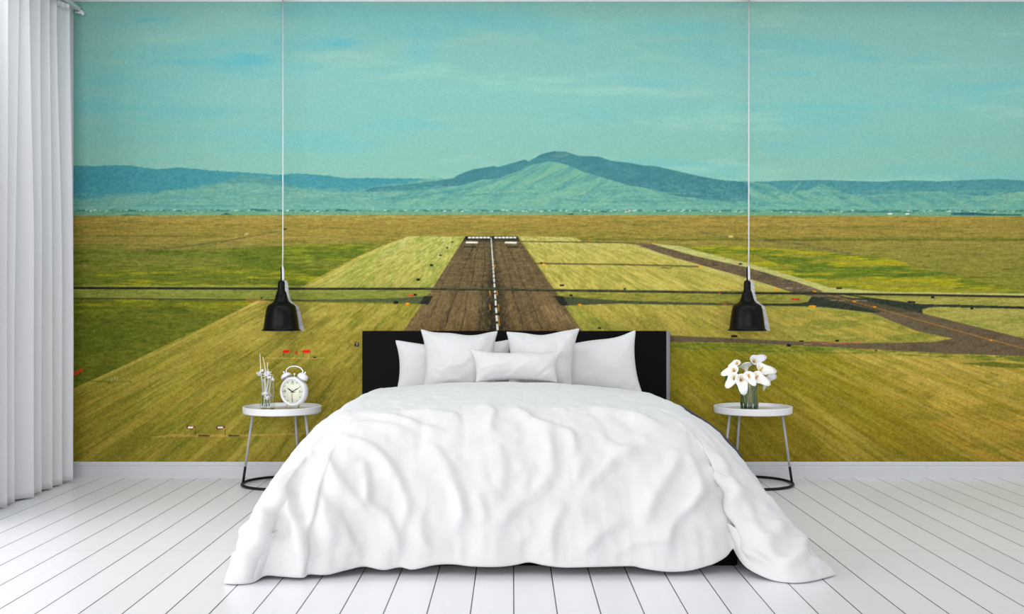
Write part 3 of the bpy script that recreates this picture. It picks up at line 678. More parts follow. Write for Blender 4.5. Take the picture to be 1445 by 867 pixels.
# ------------------------------------------------------------------ duvet: a thick quilt draped over the bed, spilling on to the floor at both front corners
def pts3(rows): return [tuple(at(*r)) for r in rows]
hemL = [(-1.0, -.56, .012), (-1.01, -1.1, .012), (-1.02, -1.6, .012), (-1.035, -1.95, .012)]
hemLC = [(-1.035, -1.95, .012), (-1.055, -2.2, .012), tuple(at(314.5, 824, 3.83))]
hemLC2 = pts3([(314.5, 824, 3.83), (333, 827, 3.82), (353, 822, 3.84), (371, 811, 3.9), (392, 812, 3.9), (427, 814, 3.88), (432, 809, 3.91), (459, 810, 3.91), (484, 804, 3.94)])
hemF = pts3([(484, 804, 3.94), (493, 802, 3.95), (513, 798, 3.97), (540, 803, 3.96), (564, 799, 3.97), (582, 802.5, 3.96), (613, 796, 3.97), (640, 795, 3.97), (667, 798, 3.96), (704, 798.5, 3.96), (729, 795.5, 3.97), (746, 792, 3.98),
             (764, 795.5, 3.97), (780, 798, 3.96), (801, 799.5, 3.96), (843, 798.5, 3.96), (893, 797.5, 3.97), (905, 800, 3.96), (926, 803.5, 3.95), (947, 805.5, 3.95), (976, 803.5, 3.96), (1009, 794.5, 3.98)])
hemRC = pts3([(1009, 794.5, 3.98), (1027, 784, 4.01), (1037, 770, 4.04), (1046, 786, 4.0), (1060, 802, 3.94), (1094, 818, 3.87), (1124, 823.5, 3.84), (1150, 819, 3.87), (1180, 811, 3.95)])
hemRC2 = [hemRC[-1], (1.19, -2.12, .02), (1.12, -1.9, .012)]
hemR = [(1.12, -1.9, .012), (1.05, -1.6, .012), (1.02, -1.1, .012), (1.0, -.56, .012)]
# perimeter edge of the flat top
EL, ER, EB, EF, ECR = -.66, .66, -.56, -1.86, .10
def seg(a, b, n): return np.linspace(a, b, n)
zb = lambda x: np.interp(x, [-.9, -.7, -.5, -.24, 0, .22, .45, .7, .9], [.545, .570, .588, .602, .602, .598, .580, .550, .52])
nS, nC, nF = 70, 36, 150       # samples along side, half corner, front
HEM = np.concatenate([catmull(hemL, nS)[:-1], catmull(hemLC, nC)[:-1], catmull(hemLC2, nC)[:-1], catmull(hemF, nF)[:-1], catmull(hemRC, nC)[:-1], catmull(hemRC2, nC)[:-1], catmull(hemR, nS)])
def arc(cx, cy, a0, a1, n):
    a = np.radians(np.linspace(a0, a1, n)); return np.stack([cx+ECR*np.cos(a), cy+ECR*np.sin(a)], 1)
side = lambda x, y0, y1, n: np.stack([np.full(n, x), np.linspace(y0, y1, n)], 1)
EDG = np.concatenate([side(EL, EB, EF+ECR, nS)[:-1], arc(EL+ECR, EF+ECR, 180, 225, nC)[:-1], arc(EL+ECR, EF+ECR, 225, 270, nC)[:-1],
                      np.stack([np.linspace(EL+ECR, ER-ECR, nF), np.full(nF, EF)], 1)[:-1], arc(ER-ECR, EF+ECR, 270, 315, nC)[:-1], arc(ER-ECR, EF+ECR, 315, 360, nC)[:-1], side(ER, EF+ECR, EB, nS)])
NT = len(EDG)
def ztop(x, y):
    f = np.clip((y-EB)/(EF-EB), 0, 1)
    z = zb(x)*(1-f)+(.575+.03*(1-(x/.66)**2))*f
    return z+.012*np.sin(np.clip(f, 0, 1)*math.pi)
EDZ = ztop(EDG[:, 0], EDG[:, 1])
tt = np.arange(NT)
tipL, tipR = nS-1+nC-1, NT-1-(nS-1)-(nC-1)
gl = np.exp(-((tt-tipL)/26.0)**2); gr_ = np.exp(-((tt-tipR)/26.0)**2)
front = sstep(nS, nS+2*nC, tt)*sstep(NT-nS, NT-nS-2*nC, tt)
K1 = .19*(1-front)+.30*front+.02*gl+.02*gr_
K2 = .27*(1-front)+.30*front-.05*gl-.16*gr_
IN2 = .02+.02*front+.03*gl+.17*gr_
def smooth1(a, n, it=1):
    k = np.ones(n)/n
    for _ in range(it):
        a = np.stack([np.convolve(np.pad(a[:, c], n//2, mode='edge'), k, 'valid')[:len(a)] for c in range(a.shape[1])], 1)
    return a
hd = HEM[:, :2]-EDG; hd = smooth1(hd/np.linalg.norm(hd, axis=1)[:, None], 9, 2); hd /= np.linalg.norm(hd, axis=1)[:, None]
E3 = np.concatenate([EDG, EDZ[:, None]], 1)
od = np.concatenate([hd, np.zeros((NT, 1))], 1); up = np.array([0, 0, 1.0])
P1 = E3+od*K1[:, None]
P2 = HEM-od*IN2[:, None]+up*K2[:, None]
# skirt rings from the edge of the top to the hem, then a rolled hem and the underside
NS = 92
s = np.linspace(0, 1, NS)**.95
rings = []
for q in s:
    rings.append((1-q)**3*E3+3*(1-q)**2*q*P1+3*(1-q)*q*q*P2+q**3*HEM)
nbase = len(rings)
# flat top: rows from the back edge to the front edge, ends meet the ring edge
ring0 = rings[0]
# cloth layout: the sheet is a rectangle; its columns over the sides and rows over the front run down the skirt
NXT = nF+2*(nC-1)-0            # columns across the top = front samples incl. corner halves
# left boundary of the top: back->front ring samples [0..nS-1+nC-1]; right boundary mirrored; front boundary between the two tips
Lb = ring0[:tipL+1]; Rb = ring0[tipR:][::-1]; Fb = ring0[tipL:tipR+1]
rowsN, colsN = len(Lb), len(Fb)
xb = np.linspace(EL, ER, colsN); back = np.stack([xb, np.full(colsN, EB), ztop(xb, np.full(colsN, EB))], 1)
u_ = np.linspace(0, 1, colsN)[None, :, None]; v_ = np.linspace(0, 1, rowsN)[:, None, None]
TOP = (1-u_)*Lb[:, None]+u_*Rb[:, None]+(1-v_)*back[None]+v_*Fb[None]-((1-u_)*(1-v_)*Lb[0]+u_*(1-v_)*Rb[0]+(1-u_)*v_*Lb[-1]+u_*v_*Rb[-1])
TOP[..., 2] = ztop(TOP[..., 0], TOP[..., 1])
# skirt as a (ring, t) sheet
SK = np.stack(rings)                        # (NS, NT, 3)
def normals(P):
    du = np.gradient(P, axis=1); dv = np.gradient(P, axis=0)
    n = np.cross(du, dv); n /= np.linalg.norm(n, axis=2)[..., None]+1e-12
    return n
nT = normals(TOP); nT *= np.sign(nT[..., 2:3].mean())
nK = normals(SK)
if (nK*od[None]).sum(2).mean() < 0: nK = -nK
def blur2(A, n):
    for ax in (0, 1):
        k = np.ones(n)/n
        A = np.apply_along_axis(lambda r: np.convolve(np.pad(r, n//2, mode='edge'), k, 'valid')[:len(r)], ax, A)
    return A
nK = np.stack([blur2(nK[..., k], 5) for k in range(3)], -1); nK /= np.linalg.norm(nK, axis=2)[..., None]
# folds of the cloth: each is a crest line (where it runs on the quilt seen from the foot of the bed), its breadth and its height
FOLDS = [
 ([(472, 613), (531, 637), (561, 674), (576, 714), (566, 751), (568, 790)], 7, 15), ([(605, 622), (638, 667), (653, 714), (660, 751)], 8, 12),
 ([(454, 633), (476, 674), (506, 711), (528, 737)], 7, 13), ([(509, 648), (520, 678), (517, 714)], 6, 10), ([(599, 712), (592, 740), (600, 770), (620, 785)], 9, 11),
 ([(398, 678), (410, 715), (424, 759), (428, 803)], 8, 22), ([(366, 712), (380, 750), (394, 770)], 9, 13), ([(417, 659), (446, 637)], 6, 12),
 ([(521, 586), (562, 592), (600, 603), (635, 609)], 4.2, 10), ([(546, 563), (600, 566), (618, 574), (612, 582)], 3.6, 8), ([(550, 579), (583, 582), (625, 584), (645, 588), (647, 603)], 4, 9),
 ([(480, 603), (520, 598), (560, 605), (590, 615)], 4, 8), ([(674, 568), (697, 580), (693, 599), (695, 615)], 5, 9), ([(722, 561), (726, 574), (745, 588), (769, 601), (800, 609), (811, 622), (810, 645)], 5, 11),
 ([(769, 601), (779, 636), (781, 665), (767, 690)], 7, 9), ([(788, 559), (823, 567), (856, 577), (896, 588), (941, 606)], 4.5, 14), ([(906, 636), (869, 649), (844, 674), (820, 695)], 8, 13),
 ([(962, 634), (950, 662), (926, 701), (905, 747)], 9, 16), ([(992, 670), (986, 701), (957, 730), (943, 758), (942, 788)], 9, 20), ([(1050, 685), (1030, 722), (1020, 748)], 9, 16),
 ([(889, 733), (847, 753), (822, 785)], 8, 12), ([(940, 760), (895, 768), (864, 789)], 7, 10), ([(800, 710), (787, 733), (779, 753), (780, 785)], 8, 12), ([(622, 670), (644, 691), (652, 722), (640, 760)], 8, 9),
 ([(667, 691), (681, 716), (685, 745)], 8, 9), ([(780, 674), (756, 697), (719, 722), (705, 753)], 9, 12), ([(740, 722), (748, 751), (728, 768)], 8, 9), ([(507, 660), (517, 691), (521, 712), (546, 730), (559, 764), (561, 795)], 8, 13),
 ([(961, 637), (976, 652), (983, 696), (961, 726)], 7, 13), ([(995, 655), (1013, 674), (1046, 681)], 7, 15), ([(1131, 748), (1128, 785), (1098, 805)], 7, 22), ([(1085, 745), (1100, 738), (1120, 742)], 6, 14),
 ([(1035, 770), (1072, 784), (1090, 800)], 5, 12), ([(1060, 735), (1075, 755), (1100, 765)], 7, 12), ([(1140, 790), (1160, 800)], 5, 10), ([(640, 640), (655, 660)], 7, 6), ([(845, 610), (870, 632), (905, 636)], 6, 7),
 ([(700, 620), (712, 660), (705, 700)], 8, 7), ([(735, 640), (742, 680), (735, 710)], 8, 7), ([(830, 640), (815, 672), (800, 700)], 8, 8), ([(560, 545), (590, 541), (625, 545), (650, 541)], 3.4, 6), ([(640, 552), (690, 548), (720, 552)], 3, 4),
 ([(860, 555), (905, 568), (930, 580)], 4, 6), ([(1010, 640), (1030, 665)], 6, 10), ([(470, 720), (490, 755), (510, 790)], 8, 10), ([(450, 690), (462, 730), (475, 775)], 8, 12), ([(440, 640), (420, 700), (450, 770)], 7, -10)]
def fold_height(P, Nn):
    d = P[..., 1]-CAM_Y
    px = 722.5+P[..., 0]*FPX/d; py = 433.5-(P[..., 2]-CAM_Z)*FPX/d
    out = np.zeros(px.shape)
    for pts, sg, h in FOLDS:
        C = catmull(pts, 26) if len(pts) > 2 else np.stack([np.linspace(pts[0][k], pts[1][k], 26) for k in (0, 1)], 1)
        box = (px > C[:, 0].min()-5*sg) & (px < C[:, 0].max()+5*sg) & (py > C[:, 1].min()-5*sg) & (py < C[:, 1].max()+5*sg)
        if not box.any(): continue
        X = px[box]; Y = py[box]
        bd = np.full(X.shape, 1e9); bt = np.zeros(X.shape)
        for k in range(25):
            ax, ay = C[k]; ex, ey = C[k+1]-C[k]; l2 = ex*ex+ey*ey+1e-9
            t = np.clip(((X-ax)*ex+(Y-ay)*ey)/l2, 0, 1)
            sd = ((X-ax)*ey-(Y-ay)*ex)
            r = np.hypot(X-ax-t*ex, Y-ay-t*ey)
            better = r < np.abs(bd)
            bd = np.where(better, np.where(sd >= 0, r, -r), bd); bt = np.where(better, (k+t)/25, bt)
        # steep on one flank, gentle on the other
        wdt = np.where(bd > 0, sg*.75, sg*1.7)
        prof = np.exp(-(bd/wdt)**2)*np.clip(np.sin(np.pi*np.clip(bt, .02, .98))*1.6, 0, 1)
        out[box] += prof*h*.001*FOLD_GAIN
    vw = np.array([0, CAM_Y, CAM_Z])-P; vw /= np.linalg.norm(vw, axis=2)[..., None]
    return out*sstep(.06, .42, (vw*Nn).sum(2))
FOLD_GAIN = 1.6
def wrinkle(P, amp):
    a = fbm(P[..., 0]*9+40, (P[..., 1]+P[..., 2]*1.2)*9+40, 501, 3)-.5
    b_ = fbm(P[..., 0]*26+80, (P[..., 1]+P[..., 2])*20+80, 511, 3)-.5
    c_ = np.abs(fbm(P[..., 0]*7+20, (P[..., 1]-P[..., 2])*7+20, 541, 3)-.5)
    return a*.020*amp+b_*.007*amp-np.clip(.09-c_, 0, 1)*.06*amp
hT = fold_height(TOP, nT)+wrinkle(TOP, .65)*(.6+.4*sstep(-.7, -1.6, TOP[..., 1]))
sv = s[:, None]
per = np.concatenate([[0], np.cumsum(np.linalg.norm(np.diff(HEM[:, :2], axis=0), axis=1))])
hemw = (fbm(per*11+9, per*0+3, 521, 3)-.5)[None]*.03*sv**2
cornerw = (gl+gr_)[None]*(fbm(P_ := SK[..., 0]*14+70, SK[..., 2]*16+SK[..., 1]*9+70, 531, 4)-.5)*.055*sstep(.25, .8, sv)
pucker = (fbm(per*34+7, per*0+5, 551, 2)-.5)[None]*.016*sstep(.78, .97, sv)
hK = pucker*sstep(1.0, .985, sv)+fold_height(SK, nK)*sstep(1.02, .9, sv)+wrinkle(SK, 1.0)*sstep(1.0, .9, sv)*.9+hemw*sstep(1.0, .93, sv)+cornerw*sstep(1.0, .9, sv)
# let the two sheets agree along the line where they meet
edge_h = hK[0].copy()
TOP2 = TOP+nT*hT[..., None]
SK2 = SK+nK*hK[..., None]
bl = np.clip(1-np.arange(NS)/10.0, 0, 1)[:, None, None]
edge_top = np.concatenate([TOP2[:, 0], TOP2[-1, 1:-1], TOP2[::-1, -1]])
SK2 = SK2+bl*(edge_top-SK2[0])[None]
SK2[..., 2] = np.maximum(SK2[..., 2], .010)
# rolled hem + underside
hem = SK2[-1]; roll = []
for a in np.radians([35, 75, 115, 155, 180]):
    roll.append(hem-od*(.011*(1-np.cos(a)))[..., None] - up*(.009*np.sin(a))*np.minimum(1, (hem[:, 2:3]-.001)/.009))
last = roll[-1]
for k in range(1, 6):
    q = k/5; roll.append(last+(SK2[max(NS-1-int(q*22), 0)]-od*.03-last)*q)
SKA = np.concatenate([SK2, np.stack(roll)], 0)
# back edge of the quilt folds down behind
bk = TOP2[0]; brow = []
for a in np.radians([30, 60, 90, 130, 165]):
    brow.append(bk+np.array([0, 1, 0])*(.03*np.sin(a))-up*(.032*(1-np.cos(a))))
# one mesh: weld top and skirt
def build_duvet():
    Vt = TOP2.reshape(-1, 3); n0 = len(Vt)
    idT = np.arange(n0).reshape(rowsN, colsN)
    edge_ids = np.concatenate([idT[:, 0], idT[-1, 1:-1], idT[::-1, -1]])
    Vs = SKA[1:].reshape(-1, 3)
    idS = np.concatenate([edge_ids[None], n0+np.arange(len(Vs)).reshape(-1, NT)], 0)
    Vb = np.stack(brow[::1]).reshape(-1, 3); n2 = n0+len(Vs)
    idB = np.concatenate([idT[:1], n2+np.arange(len(Vb)).reshape(-1, colsN)], 0)
    V = np.concatenate([Vt, Vs, Vb]).astype('f')
    qd = lambda I: np.stack([I[:-1, :-1], I[1:, :-1], I[1:, 1:], I[:-1, 1:]], -1).reshape(-1, 4)
    Q = np.concatenate([qd(idT), qd(idS), qd(idB)[:, ::-1]])
    me = bpy.data.meshes.new('duvet')
    me.vertices.add(len(V)); me.vertices.foreach_set('co', V.reshape(-1))
    me.loops.add(Q.size); me.loops.foreach_set('vertex_index', Q.reshape(-1).astype('i'))
    me.polygons.add(len(Q)); me.polygons.foreach_set('loop_start', np.arange(0, Q.size, 4, dtype='i')); me.polygons.foreach_set('loop_total', np.full(len(Q), 4, 'i'))
    me.update(calc_edges=True); me.validate()
    bm = bmesh.new(); bm.from_mesh(me); bmesh.ops.recalc_face_normals(bm, faces=bm.faces[:])
    for _ in range(2): bmesh.ops.smooth_vert(bm, verts=bm.verts[:], factor=.5, use_axis_x=True, use_axis_y=True, use_axis_z=True)
    bm.to_mesh(me); bm.free()
    me.shade_smooth(); me.materials.append(m_linen)
    o = bpy.data.objects.new('duvet', me); COL.objects.link(o)
    return o
duvet = build_duvet()
tag(duvet, 'rumpled white duvet covering the bed and spilling on to the floor at its front corners', 'duvet')

# dark cord added for the quilt's ghost outline along its right-hand shoulder
outline_pts = []
SA = SK2[:, NT//2:].reshape(-1, 3); SN = nK[:, NT//2:].reshape(-1, 3)
SA = np.concatenate([SA, TOP2[:, colsN//2:].reshape(-1, 3)]); SN = np.concatenate([SN, nT[:, colsN//2:].reshape(-1, 3)])
dd = SA[:, 1]-CAM_Y; sx_ = 722.5+SA[:, 0]*FPX/dd; sy_ = 433.5-(SA[:, 2]-CAM_Z)*FPX/dd
for yb_ in np.arange(566, 654, 4.0):
    picked = np.where(np.abs(sy_-yb_) < 2.5)[0]
    if len(picked):
        k = picked[np.argmax(sx_[picked])]; outline_pts.append(SA[k]+SN[k]*.004)
if len(outline_pts) > 4:
    bm = bmesh.new(); tube(bm, catmull(smooth1(np.array(outline_pts), 7, 2), 80), [.0015]+[.0065]*78+[.0015], 10)
    tag(mesh_obj('outline_cord', bm, m_dark, duvet), 'added charcoal cord tracing the ghost outline right of the duvet')

# ------------------------------------------------------------------ pillows
def pillow(name, form, corners, thick, label, flip=False, lean=1):
    A = CUSHIONS[form].copy(); ny, nx = A.shape[0]-1, A.shape[1]-1
    if flip: A = A[:, ::-1]*np.array([-1, 1, 1])
    # slack: soft creases running in from the corners, a sagging top edge
    uu = np.linspace(-1, 1, nx+1)[None]; ww = np.linspace(-1, 1, ny+1)[:, None]
    ins = np.clip((1-np.abs(uu))*4, 0, 1)*np.clip((1-np.abs(ww))*4, 0, 1)
    cr = fbm((A[..., 0]*6+A[..., 2]*3)+20+lean*7, (A[..., 2]*5-A[..., 0]*2)+20+lean*3, 700+lean, 3)-.5
    cr2 = np.abs(fbm((A[..., 0]*9-A[..., 2]*7)+60+lean*5, (A[..., 2]*4+A[..., 0]*3)+60, 720+lean, 2)-.5)
    A[..., 1] = np.minimum(A[..., 1]+ins*(cr*.045-np.clip(.10-cr2, 0, 1)*.10+.003), 0)
    for sx_, sz_ in ((-1, 1), (1, 1), (-1, -1), (1, -1)):
        ang = np.arctan2((1-uu*sx_)+.001, (1-ww*sz_)+.001); rad = np.hypot(1-uu*sx_, 1-ww*sz_)
        A[..., 1] += ins*.010*np.sin(ang*9+lean)*np.clip(rad*2.5, 0, 1)*np.exp(-(rad/.55)**2)
    A[..., 1] = np.minimum(A[..., 1], 0)
    top_ = np.clip((ww+1)/2, 0, 1)**3
    A[..., 2] -= top_*(.012*np.cos(uu*math.pi*.5)+.010*np.sin(uu*5+lean*2)*np.cos(uu*1.5))
    hw = np.abs(A[..., 0]).max(); hh = np.abs(A[..., 2]).max()
    u = (A[..., 0]/hw+1)/2; v = (A[..., 2]/hh+1)/2; y = A[..., 1]
    TL, TR, BL, BR = [np.array(at(*c)) for c in corners]
    base = (BL*(1-u)[..., None]+BR*u[..., None])*(1-v)[..., None]+(TL*(1-u)[..., None]+TR*u[..., None])*v[..., None]
    nrm = np.cross(TR-TL, TL-BL); nrm /= np.linalg.norm(nrm)
    if nrm[1] > 0: nrm = -nrm
    fr = base+nrm*(-y*thick)[..., None]; bkk = base+nrm*(y*thick*.85)[..., None]
    n0 = (nx+1)*(ny+1); idF = np.arange(n0).reshape(ny+1, nx+1); idB = idF+n0
    V = np.concatenate([fr.reshape(-1, 3), bkk.reshape(-1, 3)])
    qd = lambda I: np.stack([I[:-1, :-1], I[:-1, 1:], I[1:, 1:], I[1:, :-1]], -1).reshape(-1, 4)
    Q = np.concatenate([qd(idF), qd(idB)[:, ::-1]])
    me = bpy.data.meshes.new(name); me.from_pydata(V.tolist(), [], Q.tolist())
    bm = bmesh.new(); bm.from_mesh(me)
    bmesh.ops.remove_doubles(bm, verts=bm.verts[:], dist=.0012); bmesh.ops.recalc_face_normals(bm, faces=bm.faces[:])
    bm.to_mesh(me); bm.free(); me.shade_smooth(); me.materials.append(m_pillow)
    o = bpy.data.objects.new(name, me); COL.objects.link(o)
    md = o.modifiers.new('soft', 'SUBSURF'); md.levels = 1; md.render_levels = 1
    return tag(o, label, 'pillow', 'white pillows piled at the headboard')
pillow('pillow', 'wide_soft', [(556, 479, 6.06), (724, 478, 6.06), (556, 562, 6.01), (724, 562, 6.01)], .42, 'white pillow leaning on the headboard at far left, mostly hidden behind another', lean=1)
pillow('pillow', 'wide_firm', [(750, 480, 6.06), (898, 465, 6.06), (752, 562, 6.00), (909, 563, 5.99)], .42, 'white pillow leaning on the headboard at far right of the pile', lean=2)
pillow('pillow', 'square_soft', [(592, 462, 5.93), (705, 467, 5.93), (592, 560, 5.83), (704, 560, 5.83)], .62, 'upright square white pillow on the left, in front of the far left one', lean=3)
pillow('pillow', 'square_firm', [(710, 468, 5.93), (820, 459, 5.93), (714, 560, 5.83), (812, 560, 5.83)], .62, 'upright square white pillow right of centre, behind the small lumbar one', flip=True, lean=4)
pillow('pillow', 'lumbar', [(661, 492, 5.73), (793, 495, 5.71), (671, 542, 5.66), (787, 542, 5.66)], .62, 'small oblong white lumbar pillow at the front centre of the pile', lean=5)
# ------------------------------------------------------------------ bedside tables
m_tray = mat('white_tray_lacquer', (226, 226, 230), rough=.35)
m_rod = mat('pale_grey_rod', (168, 169, 174), rough=.4)
m_blackrod = mat('black_rod', (16, 16, 18), rough=.45, spec=.3)
TZ = .443                       # height of the tray floor rim base
def side_table(cx_, mirror, label):
    t = thing('side_table', label, 'side table', (cx_, -.243, 0), 0, 'tray-top bedside tables')
    bm = bmesh.new()
    lathe(bm, [(0, TZ-.038), (.212, TZ-.038), (.2165, TZ-.034), (.219, TZ-.002), (.217, TZ+.0005), (.208, TZ+.0005), (.2055, TZ-.002), (.204, TZ-.0145), (.201, TZ-.017), (0, TZ-.017)], 96)
    bmesh.ops.recalc_face_normals(bm, faces=bm.faces[:])
    sharpen(mesh_obj('tabletop', bm, m_tray, t), 30)
    bm = bmesh.new(); tube(bm, [(.221*math.cos(a), .221*math.sin(a), .009) for a in np.linspace(0, 2*math.pi, 72, endpoint=False)], .0075, 10, closed=True)
    tag(mesh_obj('base_ring', bm, m_blackrod, t), 'black round floor ring')
    for ang in (180, 76, -28):
        if mirror: ang = 180-ang
        a = math.radians(ang); c, s_ = math.cos(a), math.sin(a)
        top = Vector((.165*c, .165*s_, TZ-.036)); low_end = Vector((.221*c, .221*s_, .010))
        f = (top.z-.100)/(top.z-low_end.z)
        mid = top.lerp(low_end, f)
        bm = bmesh.new(); tube(bm, [top, mid], .0072, 12)
        lg = tag(mesh_obj('leg', bm, m_rod, t), 'pale grey slanting leg')
        bm = bmesh.new(); tube(bm, [mid, low_end], .0074, 12)
        tag(mesh_obj('leg_foot', bm, m_blackrod, lg), 'black lower end of the leg')
    return t
TLX, TRX = (398.2-722.5)*6.007/FPX, (1062.3-722.5)*6.007/FPX
tabL = side_table(TLX, False, 'round white tray side table left of the bed, carrying the alarm clock')
tabR = side_table(TRX, True, 'round white tray side table right of the bed, carrying the vase of lilies')
TOPZ = TZ-.017
# ------------------------------------------------------------------ twin-bell alarm clock
m_cw = mat('white_enamel', (232, 232, 236), rough=.3)
m_face = mat('cream_dial', (226, 230, 208), rough=.6)
m_ink = mat('black_ink', (16, 16, 16), rough=.6)
m_blue = mat('blue_paint', (40, 96, 160), rough=.6)
m_red = mat('red_paint', (196, 60, 50), rough=.6)
m_gold = mat('pale_brass', (204, 176, 120), rough=.35, metal=.6)
cc = at(415, 553.5, 6.0)
clock = thing('alarm_clock', 'white twin-bell alarm clock with a cream dial on the left side table', 'alarm clock', (cc.x, cc.y, TOPZ+.0004), math.radians(-20))
RC = .083; zc = RC+.0165
MF = Matrix.Translation((0, 0, zc)) @ Matrix.Rotation(math.radians(90), 4, 'X')     # local +z of the lathe points to the viewer (-y)
bm = bmesh.new()
lathe(bm, [(0, -.045), (.045, -.045), (.068, -.038), (.078, -.024), (RC, -.006), (RC, .014), (.0795, .022), (.074, .026), (.0685, .0235), (.067, .017), (0, .017)], 64, mtx=MF)
bmesh.ops.recalc_face_normals(bm, faces=bm.faces[:])
body = sharpen(mesh_obj('case', bm, m_cw, clock), 50)
bm = bmesh.new(); lathe(bm, [(0, .0172), (.0668, .0172), (.0668, .0182), (0, .0182)], 64, mtx=MF); bmesh.ops.recalc_face_normals(bm, faces=bm.faces[:])
dial = tag(mesh_obj('dial', bm, m_face, clock), 'cream dial with black numerals and blue dots')
for k in range(12):
    a = math.radians(90-30*k); s_ = .0028 if k % 3 else .003
    bm = bmesh.new(); lathe(bm, [(0, .0183), (s_, .0183), (s_, .0192), (0, .0192)], 12, .0585*math.cos(a), .0585*math.sin(a), mtx=MF)
    mesh_obj('hour_dot', bm, m_blue, dial)
def digits(txt, x, y, size):
    cu = bpy.data.curves.new('numeral', 'FONT'); cu.body = txt; cu.size = size; cu.align_x = 'CENTER'; cu.align_y = 'CENTER'; cu.extrude = .0004
    to = bpy.data.objects.new('numeral', cu); COL.objects.link(to)
    dg = bpy.context.evaluated_depsgraph_get(); me = bpy.data.meshes.new_from_object(to.evaluated_get(dg))
    bpy.data.objects.remove(to); bpy.data.curves.remove(cu)
    me.name = 'numeral'; me.materials.clear(); me.materials.append(m_ink)
    me.transform(MF @ Matrix.Translation((x, y, .0187)))
    o = bpy.data.objects.new('numeral', me); COL.objects.link(o); o.parent = dial
    return o
digits('12', 0, .0475, .021); digits('3', .0475, 0, .021); digits('6', 0, -.0475, .021); digits('9', -.0475, 0, .021)
def hand(name, ang, L, w, m, z, tail=.012):
    a = math.radians(90-ang); d = Vector((math.cos(a), math.sin(a), 0)); n = Vector((-d.y, d.x, 0)); bm = bmesh.new()
    pr = [(-tail, .5), (0, .8), (L*.55, 1.5), (L*.68, 1.0), (L, .25)]
    for zz in (z, z+.0008):
        up_ = [bm.verts.new(MF @ (d*t+n*w*k*.5+Vector((0, 0, zz)))) for t, k in pr]
        dn = [bm.verts.new(MF @ (d*t-n*w*k*.5+Vector((0, 0, zz)))) for t, k in pr]
        for k in range(len(pr)-1): bm.faces.new((up_[k], up_[k+1], dn[k+1], dn[k]))
    bmesh.ops.bridge_loops(bm, edges=[e for e in bm.edges if e.is_boundary])
    bmesh.ops.recalc_face_normals(bm, faces=bm.faces[:])
    return mesh_obj(name, bm, m, clock, smooth=False)
hand('hour_hand', 303, .040, .0048, m_ink, .0200); hand('minute_hand', 62, .055, .0036, m_ink, .0212); hand('alarm_hand', 96, .026, .0022, m_ink, .0192, .004); tag(hand('second_hand', 181, .052, .0018, m_red, .0224, .016), 'thin red second hand')
bm = bmesh.new(); lathe(bm, [(0, .019), (.0038, .019), (.0038, .0236), (0, .0242)], 16, mtx=MF); mesh_obj('hand_hub', bm, m_ink, clock)
for sx in (-1, 1):
    ax = Matrix.Translation((sx*.051, .004, zc+.077)) @ Matrix.Rotation(math.radians(sx*31), 4, 'Y')
    bm = bmesh.new()
    lathe(bm, [(0, .006), (.0295, .002), (.0315, .0), (.032, .004), (.0295, .0135), (.023, .0215), (.012, .026), (.005, .0275), (.004, .034), (.0055, .037), (.0035, .0405), (0, .041)], 32, mtx=ax)
    lathe(bm, [(.0035, -.02), (.0035, .007)], 10, mtx=ax)
    bmesh.ops.recalc_face_normals(bm, faces=bm.faces[:])
    mesh_obj('bell', bm, m_cw, clock)
bm = bmesh.new()
hp = [(-.049+0, .004, zc+.100)]+[(.0555*-math.cos(a), .004, zc+.108+.034*math.sin(a)) for a in np.linspace(.12, math.pi-.12, 20)]+[(.049, .004, zc+.100)]
tube(bm, hp, .0034, 10); mesh_obj('handle', bm, m_cw, clock)
bm = bmesh.new(); tube(bm, [(0, .004, zc+.075), (0, .004, zc+.096)], .0018, 8); sph(bm, (0, .004, zc+.098), .005, (1.3, 1, 1)); mesh_obj('hammer', bm, m_cw, clock)
for sx in (-1, 1):
    bm = bmesh.new(); tube(bm, [(sx*.036, -.006, zc-.070), (sx*.05, -.010, .003)], [.0035, .0028], 10); sph(bm, (sx*.05, -.010, .0034), .0034)
    tag(mesh_obj('foot', bm, m_gold, clock), 'pale brass peg foot')
bm = bmesh.new(); tube(bm, [(0, .03, zc-.06), (0, .05, .003)], [.0035, .0028], 10); sph(bm, (0, .05, .0034), .0034); mesh_obj('foot', bm, m_gold, clock)

# ------------------------------------------------------------------ vases and flowers
m_glass = mat('clear_glass', (252, 254, 253), rough=.02, trans=1, ior=1.45)
m_water = mat('vase_water', (226, 238, 226), rough=.0, trans=1, ior=1.33)
m_twig = mat('white_bleached_twig', (242, 242, 245), rough=.7)
m_stem = mat('green_stem', (86, 122, 62), rough=.55, vary=.12)
m_leaf = mat('dark_leaf', (40, 84, 34), rough=.45, vary=.15)
m_petal = mat('ivory_spathe', (240, 240, 236), rough=.5, vary=.02)
m_petal2 = mat('shaded_grey_white_spathe', (214, 215, 220), rough=.5)
m_spadix = mat('yellow_spadix', (222, 164, 30), rough=.7, bump=.4, bump_scale=500)
def glass_vase(name, x, y, r, h, label, water):
    t = thing(name, label, 'vase', (x, y, TOPZ+.0008))
    bm = bmesh.new()
    lathe(bm, [(0, .0), (r-.002, 0), (r, .002), (r, h-.001), (r-.001, h), (r-.0022, h-.001), (r-.0022, .006), (0, .006)], 48)
    bmesh.ops.recalc_face_normals(bm, faces=bm.faces[:])
    sharpen(mesh_obj('glass_body', bm, m_glass, t), 40)
    if water:
        bm = bmesh.new(); lathe(bm, [(0, .0065), (r-.0030, .0065), (r-.0030, water), (0, water)], 48); bmesh.ops.recalc_face_normals(bm, faces=bm.faces[:])
        sharpen(mesh_obj('water', bm, m_water, t), 40)
    return t
VR = at(1058.5, 577, 5.915); VRC = Vector((VR.x, VR.y+.02, TOPZ))
